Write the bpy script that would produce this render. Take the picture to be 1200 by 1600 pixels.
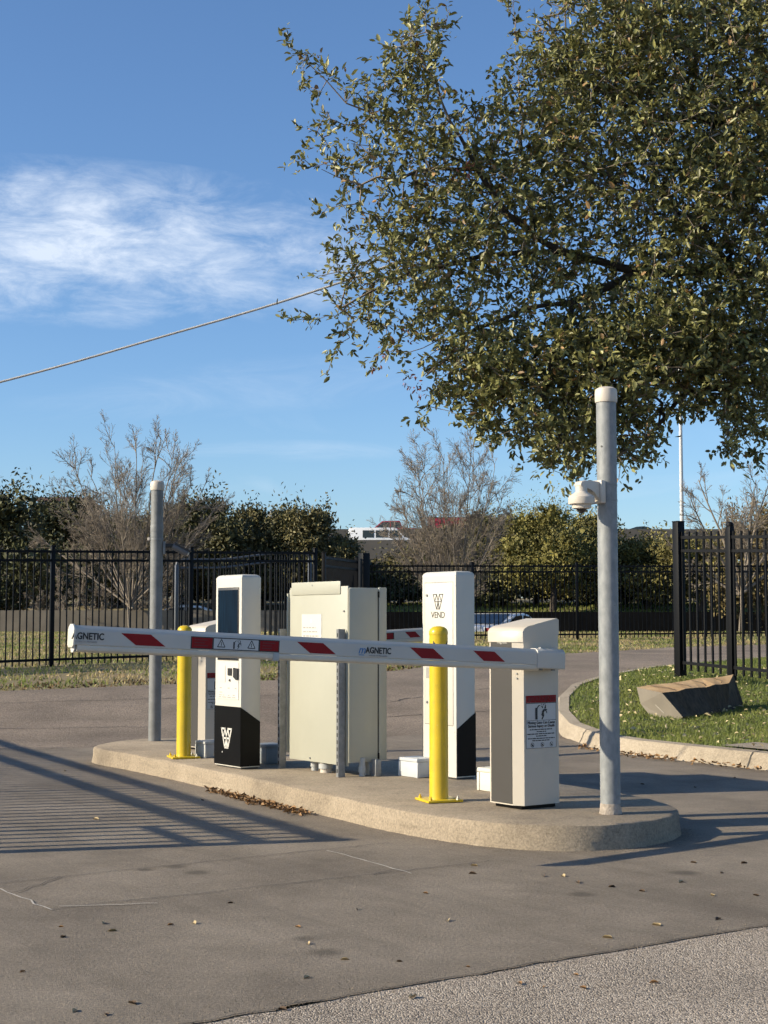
import bpy, bmesh, math, random
import numpy as np
from mathutils import Vector, Matrix
R = math.radians
random.seed(7); rng = np.random.default_rng(11)
scene = bpy.context.scene
for o in list(bpy.data.objects): bpy.data.objects.remove(o)

# ------------------------------------------------------------------ camera
FPX = 2350.0; CAM_Z = 1.25; PITCH = math.atan(174 / FPX)
cam_d = bpy.data.cameras.new('camera'); cam = bpy.data.objects.new('camera', cam_d)
scene.collection.objects.link(cam); scene.camera = cam
cam_d.sensor_fit = 'VERTICAL'; cam_d.sensor_height = 36; cam_d.lens = 36 * FPX / 1600
cam_d.clip_end = 6000; cam_d.clip_start = 0.1
cam.location = (0, 0, CAM_Z); cam.rotation_euler = (R(90) + PITCH, 0, 0)
scene.render.resolution_x = 768; scene.render.resolution_y = 1024

# ------------------------------------------------------------------ light
SUN_EL = R(25); SDX, SDY = 0.970, 0.243          # shadows fall along (SDX, SDY)
SKY_STRENGTH = 0.112; SUN_STRENGTH = 5.0; EXPOSURE = 0.58
sun_d = bpy.data.lights.new('sun', 'SUN'); sun = bpy.data.objects.new('sun', sun_d)
scene.collection.objects.link(sun)
sun_d.energy = SUN_STRENGTH; sun_d.angle = R(0.53); sun_d.color = (1.0, 0.88, 0.67)
ce = math.cos(SUN_EL)
sun_dir = Vector((SDX * ce, SDY * ce, -math.sin(SUN_EL)))
sun.rotation_euler = sun_dir.to_track_quat('-Z', 'Y').to_euler(); sun.location = (-20, -5, 20)

world = bpy.data.worlds.new('World'); scene.world = world; world.use_nodes = True
nt = world.node_tree; N = nt.nodes; L = nt.links; N.clear()
def nd(t, **k):
    n = N.new(t)
    for a, b in k.items(): setattr(n, a, b)
    return n
def mth(op, a, b=None, c=None, clamp=False):
    n = N.new('ShaderNodeMath'); n.operation = op; n.use_clamp = clamp
    for i, v in enumerate((a, b, c)):
        if v is None: continue
        if isinstance(v, (int, float)): n.inputs[i].default_value = v
        else: L.new(v, n.inputs[i])
    return n.outputs[0]
sky = nd('ShaderNodeTexSky', sky_type='NISHITA', sun_disc=False)
sky.sun_elevation = SUN_EL; sky.sun_rotation = math.atan2(-SDX, -SDY) % (2 * math.pi)
sky.altitude = 150; sky.air_density = 1.0; sky.dust_density = 0.5; sky.ozone_density = 6.0
tc = nd('ShaderNodeTexCoord'); sep = nd('ShaderNodeSeparateXYZ'); L.new(tc.outputs['Generated'], sep.inputs[0])
X_, Y_, Z_ = sep.outputs
ys = mth('MAXIMUM', Y_, 0.05); az = mth('DIVIDE', X_, ys); el = mth('DIVIDE', Z_, ys)
def cloud(cx, cz, rx, rz, sx, sz, shear, lo, hi, seed, detail=8, dist=1.2):
    """one bank of cirrus at a compass direction and height: soft outline times streaky noise"""
    dx = mth('DIVIDE', mth('SUBTRACT', az, cx), rx); dz = mth('DIVIDE', mth('SUBTRACT', mth('ADD', el, mth('MULTIPLY', az, shear)), cz), rz)
    r2 = mth('ADD', mth('MULTIPLY', dx, dx), mth('MULTIPLY', dz, dz))
    m = mth('SUBTRACT', 1.0, r2, clamp=True)
    cb = nd('ShaderNodeCombineXYZ'); L.new(mth('MULTIPLY', az, sx), cb.inputs[0]); L.new(mth('MULTIPLY', mth('ADD', el, mth('MULTIPLY', az, shear)), sz), cb.inputs[1]); cb.inputs[2].default_value = seed
    nz = nd('ShaderNodeTexNoise'); nz.inputs['Scale'].default_value = 1; nz.inputs['Detail'].default_value = detail
    nz.inputs['Roughness'].default_value = 0.66; nz.inputs['Distortion'].default_value = dist; L.new(cb.outputs[0], nz.inputs['Vector'])
    v = mth('MULTIPLY', mth('SUBTRACT', mth('ADD', nz.outputs[0], mth('MULTIPLY', m, 0.22)), lo), 1 / (hi - lo), clamp=True)
    return mth('MULTIPLY', mth('POWER', v, 1.4), mth('POWER', m, 0.5))
c1 = cloud(-0.215, 0.247, 0.245, 0.060, 17, 44, 0.05, 0.45, 0.82, 3.1, detail=12, dist=0.35)
c2 = cloud(-0.10, 0.165, 0.16, 0.022, 9, 30, -0.08, 0.5, 1.25, 7.7)
c3 = cloud(-0.07, 0.115, 0.13, 0.008, 7, 60, 0.0, 0.45, 1.2, 1.7)
c4 = cloud(-0.215, 0.111, 0.012, 0.0045, 60, 120, -0.15, 0.3, 0.8, 4.2)
# thin high cirrus all over the rest of the sky
zc = mth('MAXIMUM', Z_, 0.06); cbw = nd('ShaderNodeCombineXYZ')
L.new(mth('DIVIDE', X_, zc), cbw.inputs[0]); L.new(mth('MULTIPLY', mth('DIVIDE', Y_, zc), 0.35), cbw.inputs[1])
nw = nd('ShaderNodeTexNoise'); nw.inputs['Scale'].default_value = 0.8; nw.inputs['Detail'].default_value = 9; nw.inputs['Distortion'].default_value = 0.8
L.new(cbw.outputs[0], nw.inputs['Vector'])
c5 = mth('MULTIPLY', mth('MULTIPLY', mth('SUBTRACT', nw.outputs[0], 0.58), 2.2, clamp=True), 0.35)
call = mth('MAXIMUM', mth('MAXIMUM', c1, mth('MULTIPLY', c2, 0.55)), mth('MAXIMUM', mth('MULTIPLY', c3, 0.55), mth('MAXIMUM', c4, c5)))
mix = nd('ShaderNodeMix', data_type='RGBA'); L.new(mth('MULTIPLY', call, 0.76, clamp=True), mix.inputs['Factor'])
L.new(sky.outputs[0], mix.inputs['A']); mix.inputs['B'].default_value = (5.6, 6.1, 6.8, 1)
bg = nd('ShaderNodeBackground'); bg.inputs['Strength'].default_value = SKY_STRENGTH
L.new(mix.outputs['Result'], bg.inputs['Color']); wo = nd('ShaderNodeOutputWorld'); L.new(bg.outputs[0], wo.inputs[0])
scene.view_settings.view_transform = 'Standard'; scene.view_settings.look = 'None'
scene.view_settings.exposure = EXPOSURE; scene.view_settings.gamma = 1.0
scene.render.engine = 'CYCLES'
scene.cycles.max_bounces = 6; scene.cycles.diffuse_bounces = 3; scene.cycles.glossy_bounces = 2; scene.cycles.transmission_bounces = 3; scene.cycles.adaptive_threshold = 0.03
scene.cycles.use_light_tree = False; world.cycles.sampling_method = 'MANUAL'; world.cycles.sample_map_resolution = 512

# ------------------------------------------------------------------ helpers
COL = scene.collection
U = Vector((0.585, -0.811, 0)); W = Vector((0.811, 0.585, 0)); ROTA = math.atan2(-0.811, 0.585)   # lane axes
def ray(px, py):
    c, s = math.cos(PITCH), math.sin(PITCH); x = (px - 600) / FPX; y = (800 - py) / FPX
    return Vector((x, c - y * s, s + y * c))
def at(px, py, Y):
    d = ray(px, py); return Vector((0, 0, CAM_Z)) + d * (Y / d.y)

MATS = {}
def mat(name, col, rough=0.6, metal=0.0, var=0.0, scale=5.0, col2=None, bump=0.0, bscale=60.0, spec=0.5, coat=0.0, detail=6, stretch=None, isl=0.0):
    """principled material; noise mixes col and col2, bump from a second noise, isl = colour spread between loose pieces"""
    if name in MATS: return MATS[name]
    m = bpy.data.materials.new(name); m.use_nodes = True; MATS[name] = m
    t = m.node_tree; b = t.nodes['Principled BSDF']; n = t.nodes; l = t.links
    b.inputs['Roughness'].default_value = rough; b.inputs['Metallic'].default_value = metal
    b.inputs['Specular IOR Level'].default_value = spec; b.inputs['Coat Weight'].default_value = coat
    b.inputs['Base Color'].default_value = (*col, 1)
    out = None
    geo = n.new('ShaderNodeTexCoord'); vec = geo.outputs['Object']
    if stretch:
        mp = n.new('ShaderNodeMapping'); mp.inputs['Scale'].default_value = stretch; l.new(vec, mp.inputs[0]); vec = mp.outputs[0]
    if var > 0 or col2:
        c2 = col2 if col2 else tuple(max(0, c * (1 - var)) for c in col)
        nz = n.new('ShaderNodeTexNoise'); nz.inputs['Scale'].default_value = scale; nz.inputs['Detail'].default_value = detail; nz.inputs['Roughness'].default_value = 0.65
        l.new(vec, nz.inputs['Vector'])
        cr = n.new('ShaderNodeValToRGB'); cr.color_ramp.elements[0].position = 0.35; cr.color_ramp.elements[1].position = 0.66
        cr.color_ramp.elements[0].color = (*c2, 1); cr.color_ramp.elements[1].color = (*col, 1)
        l.new(nz.outputs[0], cr.inputs[0]); out = cr.outputs[0]
    if isl > 0:
        g = n.new('ShaderNodeNewGeometry'); hs = n.new('ShaderNodeHueSaturation')
        mr = n.new('ShaderNodeMapRange'); mr.inputs['To Min'].default_value = 1 - isl; mr.inputs['To Max'].default_value = 1 + isl
        l.new(g.outputs['Random Per Island'], mr.inputs['Value']); l.new(mr.outputs[0], hs.inputs['Value'])
        if out is not None: l.new(out, hs.inputs['Color'])
        else: hs.inputs['Color'].default_value = (*col, 1)
        out = hs.outputs[0]
    if out is not None: l.new(out, b.inputs['Base Color'])
    if bump > 0:
        nb = n.new('ShaderNodeTexNoise'); nb.inputs['Scale'].default_value = bscale; nb.inputs['Detail'].default_value = 4; l.new(vec, nb.inputs['Vector'])
        bp = n.new('ShaderNodeBump'); bp.inputs['Strength'].default_value = bump; bp.inputs['Distance'].default_value = 0.01
        l.new(nb.outputs[0], bp.inputs['Height']); l.new(bp.outputs[0], b.inputs['Normal'])
    return m

def wear(m, col, scale, lo_, hi_, amount, stretch=(1, 1, 1)):
    """scuffs and grime over a finished material"""
    t = m.node_tree; n = t.nodes; l = t.links; b = n['Principled BSDF']; src = b.inputs['Base Color'].links[0].from_socket if b.inputs['Base Color'].links else None
    tc = n.new('ShaderNodeTexCoord'); mp = n.new('ShaderNodeMapping'); mp.inputs['Scale'].default_value = stretch; l.new(tc.outputs['Object'], mp.inputs[0])
    q = n.new('ShaderNodeTexNoise'); q.inputs['Scale'].default_value = scale; q.inputs['Detail'].default_value = 8; q.inputs['Roughness'].default_value = .72; l.new(mp.outputs[0], q.inputs['Vector'])
    r_ = n.new('ShaderNodeMapRange'); r_.inputs['From Min'].default_value = lo_; r_.inputs['From Max'].default_value = hi_; r_.inputs['To Max'].default_value = amount; l.new(q.outputs[0], r_.inputs[0])
    x = n.new('ShaderNodeMix'); x.data_type = 'RGBA'; l.new(r_.outputs[0], x.inputs['Factor'])
    if src is not None: l.new(src, x.inputs['A'])
    else: x.inputs['A'].default_value = b.inputs['Base Color'].default_value
    x.inputs['B'].default_value = (*col, 1); l.new(x.outputs['Result'], b.inputs['Base Color'])
def translucent(m, amount, gain=1.3):
    """thin leaf: part of the light passes through the blade"""
    t = m.node_tree; n = t.nodes; l = t.links; b = n['Principled BSDF']; o = n['Material Output']
    tr = n.new('ShaderNodeBsdfTranslucent'); mx = n.new('ShaderNodeMixShader'); mx.inputs[0].default_value = amount
    if b.inputs['Base Color'].links: l.new(b.inputs['Base Color'].links[0].from_socket, tr.inputs['Color'])
    else: tr.inputs['Color'].default_value = b.inputs['Base Color'].default_value
    l.new(b.outputs[0], mx.inputs[1]); l.new(tr.outputs[0], mx.inputs[2]); l.new(mx.outputs[0], o.inputs['Surface'])
    return m
def ramp_nodes(m):
    t = m.node_tree; return t, t.nodes, t.links, t.nodes['Principled BSDF']

def aggregate_mat(name, light, dark, mid, vscale, bump, big=0.5):
    """stony road surface: voronoi chips of several tones plus broad wear"""
    m = bpy.data.materials.new(name); m.use_nodes = True; MATS[name] = m
    t, n, l, b = ramp_nodes(m); b.inputs['Roughness'].default_value = 0.9; b.inputs['Specular IOR Level'].default_value = 0.25
    tc = n.new('ShaderNodeTexCoord'); v = n.new('ShaderNodeTexVoronoi'); v.inputs['Scale'].default_value = vscale; l.new(tc.outputs['Object'], v.inputs['Vector'])
    sp = n.new('ShaderNodeSeparateColor'); l.new(v.outputs['Color'], sp.inputs[0])
    cr = n.new('ShaderNodeValToRGB'); e = cr.color_ramp.elements; e[0].color = (*dark, 1); e[1].color = (*light, 1)
    x = cr.color_ramp.elements.new(0.5); x.color = (*mid, 1); l.new(sp.outputs[0], cr.inputs[0])
    nz = n.new('ShaderNodeTexNoise'); nz.inputs['Scale'].default_value = 0.9; nz.inputs['Detail'].default_value = 7; l.new(tc.outputs['Object'], nz.inputs['Vector'])
    mr = n.new('ShaderNodeMapRange'); mr.inputs['From Min'].default_value = 0.3; mr.inputs['From Max'].default_value = 0.7; mr.inputs['To Min'].default_value = 1 - big * 0.5; mr.inputs['To Max'].default_value = 1 + big * 0.3
    l.new(nz.outputs[0], mr.inputs[0])
    hs = n.new('ShaderNodeHueSaturation'); l.new(cr.outputs[0], hs.inputs['Color']); l.new(mr.outputs[0], hs.inputs['Value']); l.new(hs.outputs[0], b.inputs['Base Color'])
    bp = n.new('ShaderNodeBump'); bp.inputs['Strength'].default_value = bump; bp.inputs['Distance'].default_value = 0.012; bp.invert = True
    l.new(v.outputs['Distance'], bp.inputs['Height']); l.new(bp.outputs[0], b.inputs['Normal'])
    return m

def concrete_mat(name, base, dark, light, stain=True, fine=120, bump=0.25, grime=False, spots=()):
    m = bpy.data.materials.new(name); m.use_nodes = True; MATS[name] = m
    t, n, l, b = ramp_nodes(m); b.inputs['Roughness'].default_value = 0.88; b.inputs['Specular IOR Level'].default_value = 0.3
    tc = n.new('ShaderNodeTexCoord'); ob = tc.outputs['Object']
    n1 = n.new('ShaderNodeTexNoise'); n1.inputs['Scale'].default_value = 1.1; n1.inputs['Detail'].default_value = 9; n1.inputs['Roughness'].default_value = 0.7; l.new(ob, n1.inputs['Vector'])
    cr = n.new('ShaderNodeValToRGB'); e = cr.color_ramp.elements; e[0].position = 0.3; e[1].position = 0.72; e[0].color = (*dark, 1); e[1].color = (*light, 1)
    x = e.new(0.5); x.color = (*base, 1); l.new(n1.outputs[0], cr.inputs[0])
    n2 = n.new('ShaderNodeTexNoise'); n2.inputs['Scale'].default_value = fine; n2.inputs['Detail'].default_value = 5; n2.inputs['Roughness'].default_value = 0.8; l.new(ob, n2.inputs['Vector'])
    mr = n.new('ShaderNodeMapRange'); mr.inputs['From Min'].default_value = 0.3; mr.inputs['From Max'].default_value = 0.7; mr.inputs['To Min'].default_value = 0.58; mr.inputs['To Max'].default_value = 1.42; l.new(n2.outputs[0], mr.inputs[0])
    hs = n.new('ShaderNodeHueSaturation'); l.new(cr.outputs[0], hs.inputs['Color']); l.new(mr.outputs[0], hs.inputs['Value']); out = hs.outputs[0]
    def darken(o_, fac, mul):
        q = n.new('ShaderNodeMix'); q.data_type = 'RGBA'; l.new(fac, q.inputs['Factor']); l.new(o_, q.inputs['A']); q.inputs['B'].default_value = (*[c * mul for c in dark], 1); return q.outputs['Result']
    def band(vec, sc, lo_, hi_, mx_, det=6):
        q = n.new('ShaderNodeTexNoise'); q.inputs['Scale'].default_value = sc; q.inputs['Detail'].default_value = det; q.inputs['Roughness'].default_value = .7; l.new(vec, q.inputs['Vector'])
        r_ = n.new('ShaderNodeMapRange'); r_.inputs['From Min'].default_value = lo_; r_.inputs['From Max'].default_value = hi_; r_.inputs['To Max'].default_value = mx_; l.new(q.outputs[0], r_.inputs[0]); return r_.outputs[0]
    if grime:   # scuffs drawn out along the kerb and dark weathering spots
        mp = n.new('ShaderNodeMapping'); mp.inputs['Scale'].default_value = (1, 1, 6); l.new(ob, mp.inputs[0])
        out = darken(out, band(mp.outputs[0], 3.2, .56, .74, .55), .55); out = darken(out, band(ob, 34, .60, .74, .5), .35)
    if stain:   # tyre wear along the lane, fine pits
        mp = n.new('ShaderNodeMapping'); mp.inputs['Rotation'].default_value = (0, 0, -ROTA); mp.inputs['Scale'].default_value = (.25, 2.2, 1); l.new(ob, mp.inputs[0])
        mq = n.new('ShaderNodeMapping'); mq.vector_type = 'POINT'; mq.inputs['Rotation'].default_value = (0, 0, -ROTA); l.new(ob, mq.inputs[0]); ms = n.new('ShaderNodeMapping'); ms.inputs['Scale'].default_value = (.22, 2.0, 1); l.new(mq.outputs[0], ms.inputs[0])
        out = darken(out, band(ms.outputs[0], 1.2, .5, .72, .5), .72); out = darken(out, band(ob, 55, .63, .75, .55), .5)
    if stain:   # small dark oil drips
        v = n.new('ShaderNodeTexVoronoi'); v.inputs['Scale'].default_value = 1.15; v.inputs['Randomness'].default_value = 1.0
        nd_ = n.new('ShaderNodeTexNoise'); nd_.inputs['Scale'].default_value = 9; l.new(ob, nd_.inputs['Vector'])
        mx = n.new('ShaderNodeMix'); mx.data_type = 'VECTOR'; mx.inputs['Factor'].default_value = 0.06; l.new(ob, mx.inputs['A']); l.new(nd_.outputs['Color'], mx.inputs['B']); l.new(mx.outputs['Result'], v.inputs['Vector'])
        sr = n.new('ShaderNodeMapRange'); sr.inputs['From Min'].default_value = 0.055; sr.inputs['From Max'].default_value = 0.02; sr.inputs['To Max'].default_value = 0.6; l.new(v.outputs['Distance'], sr.inputs[0])
        m2 = n.new('ShaderNodeMix'); m2.data_type = 'RGBA'; l.new(sr.outputs[0], m2.inputs['Factor']); l.new(out, m2.inputs['A']); m2.inputs['B'].default_value = (*[c * 0.4 for c in dark], 1); out = m2.outputs['Result']
    for sx_, sy_, sr_ in spots:   # oil drips where cars stand
        sb = n.new('ShaderNodeVectorMath'); sb.operation = 'SUBTRACT'; l.new(ob, sb.inputs[0]); sb.inputs[1].default_value = (sx_, sy_, 0.012)
        ln_ = n.new('ShaderNodeVectorMath'); ln_.operation = 'LENGTH'; l.new(sb.outputs[0], ln_.inputs[0])
        ad = n.new('ShaderNodeMath'); ad.operation = 'MULTIPLY_ADD'; l.new(n1.outputs[0], ad.inputs[0]); ad.inputs[1].default_value = .10; l.new(ln_.outputs['Value'], ad.inputs[2])
        mr_ = n.new('ShaderNodeMapRange'); mr_.inputs['From Min'].default_value = sr_*1.5 + .05; mr_.inputs['From Max'].default_value = sr_*.6 + .05; mr_.inputs['To Max'].default_value = .6; l.new(ad.outputs[0], mr_.inputs[0])
        out = darken(out, mr_.outputs[0], .45)
    l.new(out, b.inputs['Base Color'])
    bp = n.new('ShaderNodeBump'); bp.inputs['Strength'].default_value = bump; bp.inputs['Distance'].default_value = 0.006; l.new(n2.outputs[0], bp.inputs['Height']); l.new(bp.outputs[0], b.inputs['Normal'])
    return m

def link(o, parent=None):
    COL.objects.link(o)
    if parent is not None: o.parent = parent
    return o
def tag(o, label=None, cat=None, group=None, kind=None):
    if label: o['label'] = label
    if cat: o['category'] = cat
    if group: o['group'] = group
    if kind: o['kind'] = kind
    return o
def thing(name, label, cat, loc=(0, 0, 0), rotz=0.0, group=None):
    o = bpy.data.objects.new(name, None); o.empty_display_size = 0.1; link(o); o.location = loc; o.rotation_euler = (0, 0, rotz)
    return tag(o, label, cat, group)
def mobj(name, me, m, parent=None):
    if m is not None and not me.materials: me.materials.append(m)
    return link(bpy.data.objects.new(name, me), parent)
def pyobj(name, vs, fs, m, parent=None, smooth=False):
    me = bpy.data.meshes.new(name); me.from_pydata([tuple(v) for v in vs], [], fs); me.update()
    if smooth: me.shade_smooth()
    return mobj(name, me, m, parent)
def fin(name, bm, m, parent=None, smooth=False):
    bmesh.ops.recalc_face_normals(bm, faces=bm.faces[:])
    me = bpy.data.meshes.new(name); bm.to_mesh(me); bm.free()
    if smooth:
        me.shade_smooth()
        try: me.set_sharp_from_angle(angle=R(35))
        except Exception: pass
    return mobj(name, me, m, parent)
def add_box(bm, x0, x1, y0, y1, z0, z1, bev=0.0, seg=2):
    vs = [bm.verts.new(p) for p in [(x0,y0,z0),(x1,y0,z0),(x1,y1,z0),(x0,y1,z0),(x0,y0,z1),(x1,y0,z1),(x1,y1,z1),(x0,y1,z1)]]
    fs = [bm.faces.new([vs[i] for i in f]) for f in [(0,3,2,1),(4,5,6,7),(0,1,5,4),(1,2,6,5),(2,3,7,6),(3,0,4,7)]]
    if bev > 0:
        es = list({e for f in fs for e in f.edges})
        bmesh.ops.bevel(bm, geom=es, offset=bev, segments=seg, affect='EDGES', profile=0.5)
def box(name, b, m, parent=None, bev=0.0, seg=2):
    bm = bmesh.new(); add_box(bm, *b, bev=bev, seg=seg); return fin(name, bm, m, parent, smooth=bev > 0)
def add_lathe(bm, prof, seg=24, center=(0, 0, 0), axis='z'):
    rings = []
    for r, z in prof:
        ring = []
        for i in range(seg):
            a = 2 * math.pi * i / seg; p = (r * math.cos(a), r * math.sin(a), z)
            if axis == 'y': p = (p[0], p[2], p[1])
            if axis == 'x': p = (p[2], p[0], p[1])
            ring.append(bm.verts.new((p[0] + center[0], p[1] + center[1], p[2] + center[2])))
        rings.append(ring)
    for a, b in zip(rings, rings[1:]):
        for i in range(seg): bm.faces.new([a[i], a[(i + 1) % seg], b[(i + 1) % seg], b[i]])
    bm.faces.new(rings[0][::-1]); bm.faces.new(rings[-1])
def lathe(name, prof, m, parent=None, seg=24, center=(0, 0, 0), axis='z'):
    bm = bmesh.new(); add_lathe(bm, prof, seg, center, axis); return fin(name, bm, m, parent, smooth=True)
def prism(name, poly, axis, a, b, m, parent=None, bev=0.0):
    """poly of 2-d points extruded along axis from a to b"""
    bm = bmesh.new(); f = {'x': lambda p, t: (t, p[0], p[1]), 'y': lambda p, t: (p[0], t, p[1]), 'z': lambda p, t: (p[0], p[1], t)}[axis]
    A = [bm.verts.new(f(p, a)) for p in poly]; B = [bm.verts.new(f(p, b)) for p in poly]; n = len(poly)
    fs = [bm.faces.new(A[::-1]), bm.faces.new(B)] + [bm.faces.new([A[i], A[(i + 1) % n], B[(i + 1) % n], B[i]]) for i in range(n)]
    if bev > 0: bmesh.ops.bevel(bm, geom=bm.edges[:], offset=bev, segments=2, affect='EDGES', profile=0.5)
    return fin(name, bm, m, parent, smooth=bev > 0)
def text(name, s, size, m, parent, loc, rot, align='CENTER', xs=1.0, extr=0.0008, bold=0.0, shear=0.0):
    cu = bpy.data.curves.new('txt', 'FONT'); cu.body = s; cu.size = size; cu.align_x = align; cu.align_y = 'CENTER'; cu.extrude = extr; cu.resolution_u = 3; cu.offset = bold; cu.shear = shear
    tmp = bpy.data.objects.new('txt', cu); COL.objects.link(tmp)
    bpy.context.view_layer.update()
    me = bpy.data.meshes.new_from_object(tmp.evaluated_get(bpy.context.evaluated_depsgraph_get())); me.name = name
    bpy.data.objects.remove(tmp); bpy.data.curves.remove(cu)
    me.materials.clear(); o = mobj(name, me, m, parent); o.location = loc; o.rotation_euler = rot; o.scale = (xs, 1, 1)
    return o
FRONT = (R(90), 0, 0)                 # lettering read from -Y
SIDE = (R(90), 0, R(90))              # lettering read from +X
BACK = (R(90), 0, R(180))             # lettering read from +Y
def tube_mesh(segs, sides=5):
    """segs: list of (p0, p1, r0, r1) -> verts, faces"""
    P0 = np.array([s[0] for s in segs], float); P1 = np.array([s[1] for s in segs], float)
    r0 = np.array([s[2] for s in segs])[:, None, None]; r1 = np.array([s[3] for s in segs])[:, None, None]
    d = P1 - P0; ln = np.linalg.norm(d, axis=1, keepdims=True); d = d / np.maximum(ln, 1e-9)
    ref = np.where(np.abs(d[:, 2:3]) > 0.9, np.array([[1., 0, 0]]), np.array([[0, 0, 1.]]))
    a = np.cross(d, ref); a /= np.linalg.norm(a, axis=1, keepdims=True); b = np.cross(d, a)
    th = np.arange(sides) * 2 * math.pi / sides
    circ = a[:, None, :] * np.cos(th)[None, :, None] + b[:, None, :] * np.sin(th)[None, :, None]
    V = np.concatenate([P0[:, None, :] + circ * r0, P1[:, None, :] + circ * r1], axis=1).reshape(-1, 3)
    base = (np.arange(len(segs)) * 2 * sides)[:, None]; i = np.arange(sides)[None, :]; j = (np.arange(sides)[None, :] + 1) % sides
    Fq = np.stack([base + i, base + j, base + sides + j, base + sides + i], axis=2).reshape(-1, 4)
    return V, Fq
def np_mesh(name, V, Fc, m, parent=None, smooth=False):
    me = bpy.data.meshes.new(name); k = Fc.shape[1]
    me.vertices.add(len(V)); me.vertices.foreach_set('co', np.asarray(V, np.float32).ravel())
    me.loops.add(Fc.size); me.loops.foreach_set('vertex_index', Fc.astype(np.int32).ravel())
    me.polygons.add(len(Fc)); me.polygons.foreach_set('loop_start', (np.arange(len(Fc)) * k).astype(np.int32))
    try: me.polygons.foreach_set('loop_total', np.full(len(Fc), k, np.int32))
    except Exception: pass
    if smooth: me.polygons.foreach_set('use_smooth', np.ones(len(Fc), bool))
    me.update(calc_edges=True); me.validate()
    return mobj(name, me, m, parent)
def unit(v): return v / np.maximum(np.linalg.norm(v, axis=-1, keepdims=True), 1e-9)
def leaf_mesh(name, p, d, nrm, ln, wd, m, parent=None, fold=0.18, simple=False):
    """one small folded blade for each row of p (base), d (direction), nrm (face)"""
    d = unit(d); s = unit(np.cross(d, nrm)); n = np.cross(s, d); ln = ln[:, None]; wd = wd[:, None]
    if simple:
        V = np.stack([p, p + d * ln * .5 + s * wd * .5, p + d * ln, p + d * ln * .5 - s * wd * .5], 1)
        Fc = (np.arange(len(p)) * 4)[:, None] + np.arange(4)[None, :]
        return np_mesh(name, V.reshape(-1, 3), Fc, m, parent)
    V = np.stack([p, p + d*ln*.32 + s*wd*.46 + n*wd*fold, p + d*ln*.70 + s*wd*.40 + n*wd*fold, p + d*ln - n*wd*fold*.6,
                  p + d*ln*.70 - s*wd*.40 + n*wd*fold, p + d*ln*.32 - s*wd*.46 + n*wd*fold], 1)
    b = (np.arange(len(p)) * 6)[:, None]
    Fc = np.concatenate([b + np.array([[0, 1, 2, 3]]), b + np.array([[0, 3, 4, 5]])], 0)
    return np_mesh(name, V.reshape(-1, 3), Fc, m, parent)

# ------------------------------------------------------------------ terrain profile
HY = [-400, 15, 16, 17, 18.5, 20, 22, 25, 28, 32, 35, 38, 41, 43, 46, 55, 56.8, 57.2, 62, 68, 80, 150, 5000]
HZ = [0, 0, .04, .10, .23, .35, .46, .60, .65, .70, .77, .86, .98, .98, .12, .12, .25, 1.60, 1.95, 2.2, 2.6, 2.6, 2.6]
def H(y): return float(np.interp(y, HY, HZ))
def sheet(name, poly, dz, m, kind='structure', parent=None, skirt=0.0):
    bm = bmesh.new(); f = bm.faces.new([bm.verts.new((p[0], p[1], 0)) for p in poly])
    bmesh.ops.triangulate(bm, faces=[f])
    ys_ = [p[1] for p in poly]
    for y in HY:
        if min(ys_) < y < max(ys_):
            bmesh.ops.bisect_plane(bm, geom=bm.verts[:] + bm.edges[:] + bm.faces[:], plane_co=(0, y, 0), plane_no=(0, 1, 0))
    for v in bm.verts: v.co.z = H(v.co.y) + dz
    bmesh.ops.recalc_face_normals(bm, faces=bm.faces[:])
    if bm.faces and sum(f.normal.z for f in bm.faces) < 0: bmesh.ops.reverse_faces(bm, faces=bm.faces[:])
    me = bpy.data.meshes.new(name); bm.to_mesh(me); bm.free()
    o = mobj(name, me, m, parent)
    if kind and parent is None: o['kind'] = kind
    return o

# ------------------------------------------------------------------ materials
M_conc = concrete_mat('driveway_concrete', (.208, .173, .133), (.142, .117, .089), (.275, .231, .18), fine=75, bump=.9, spots=[(-.31, 6.03, .055), (-.22, 5.78, .06), (-1.06, 7.78, .05), (-1.2, 7.68, .04), (-.93, 7.6, .05), (.9, 7.0, .05), (1.5, 7.6, .06), (-2.0, 6.3, .05)])
M_isl = concrete_mat('island_concrete', (.295, .24, .173), (.185, .15, .11), (.37, .305, .225), stain=False, fine=70, bump=0.8, grime=True)
M_kerb = concrete_mat('kerb_concrete', (.345, .29, .218), (.25, .208, .155), (.42, .355, .275), stain=False, fine=60, bump=0.6, grime=True)
M_asph = aggregate_mat('chip_asphalt', (.50, .425, .345), (.14, .115, .09), (.33, .278, .222), 150, 0.6, 0.5)
M_road = aggregate_mat('worn_asphalt', (.30, .24, .186), (.15, .12, .092), (.225, .181, .14), 80, 0.5, 0.6)
M_groad = mat('service_asphalt', (.06, .06, .06), 0.9, var=.3, scale=3)
M_soil = mat('turf_soil', (.17, .15, .062), 0.95, col2=(.21, .155, .09), scale=1.4, bump=0.8, bscale=30, detail=9)
M_lawn = mat('lawn_soil', (.075, .10, .03), 0.95, col2=(.14, .12, .055), scale=4, bump=0.8, bscale=40)
M_blade = translucent(mat('grass_blade', (.25, .265, .06), 0.6, col2=(.15, .195, .043), scale=1.2, isl=.4), .4)
M_dryblade = translucent(mat('dry_grass_blade', (.42, .38, .155), 0.7, col2=(.40, .29, .155), scale=.8, isl=.35), .35)
M_white = mat('white_powder_coat', (.57, .545, .48), 0.42, var=.05, scale=3, bump=.02, bscale=300)
M_offwhite = mat('offwhite_cabinet', (.53, .475, .395), 0.42, var=.06, scale=2.5)
M_cream = mat('cream_enclosure', (.39, .385, .315), 0.5, var=.07, scale=2.2, detail=8)
M_black = mat('black_cladding', (.006, .006, .0065), 0.3, var=.3, scale=8, spec=.14)
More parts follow.
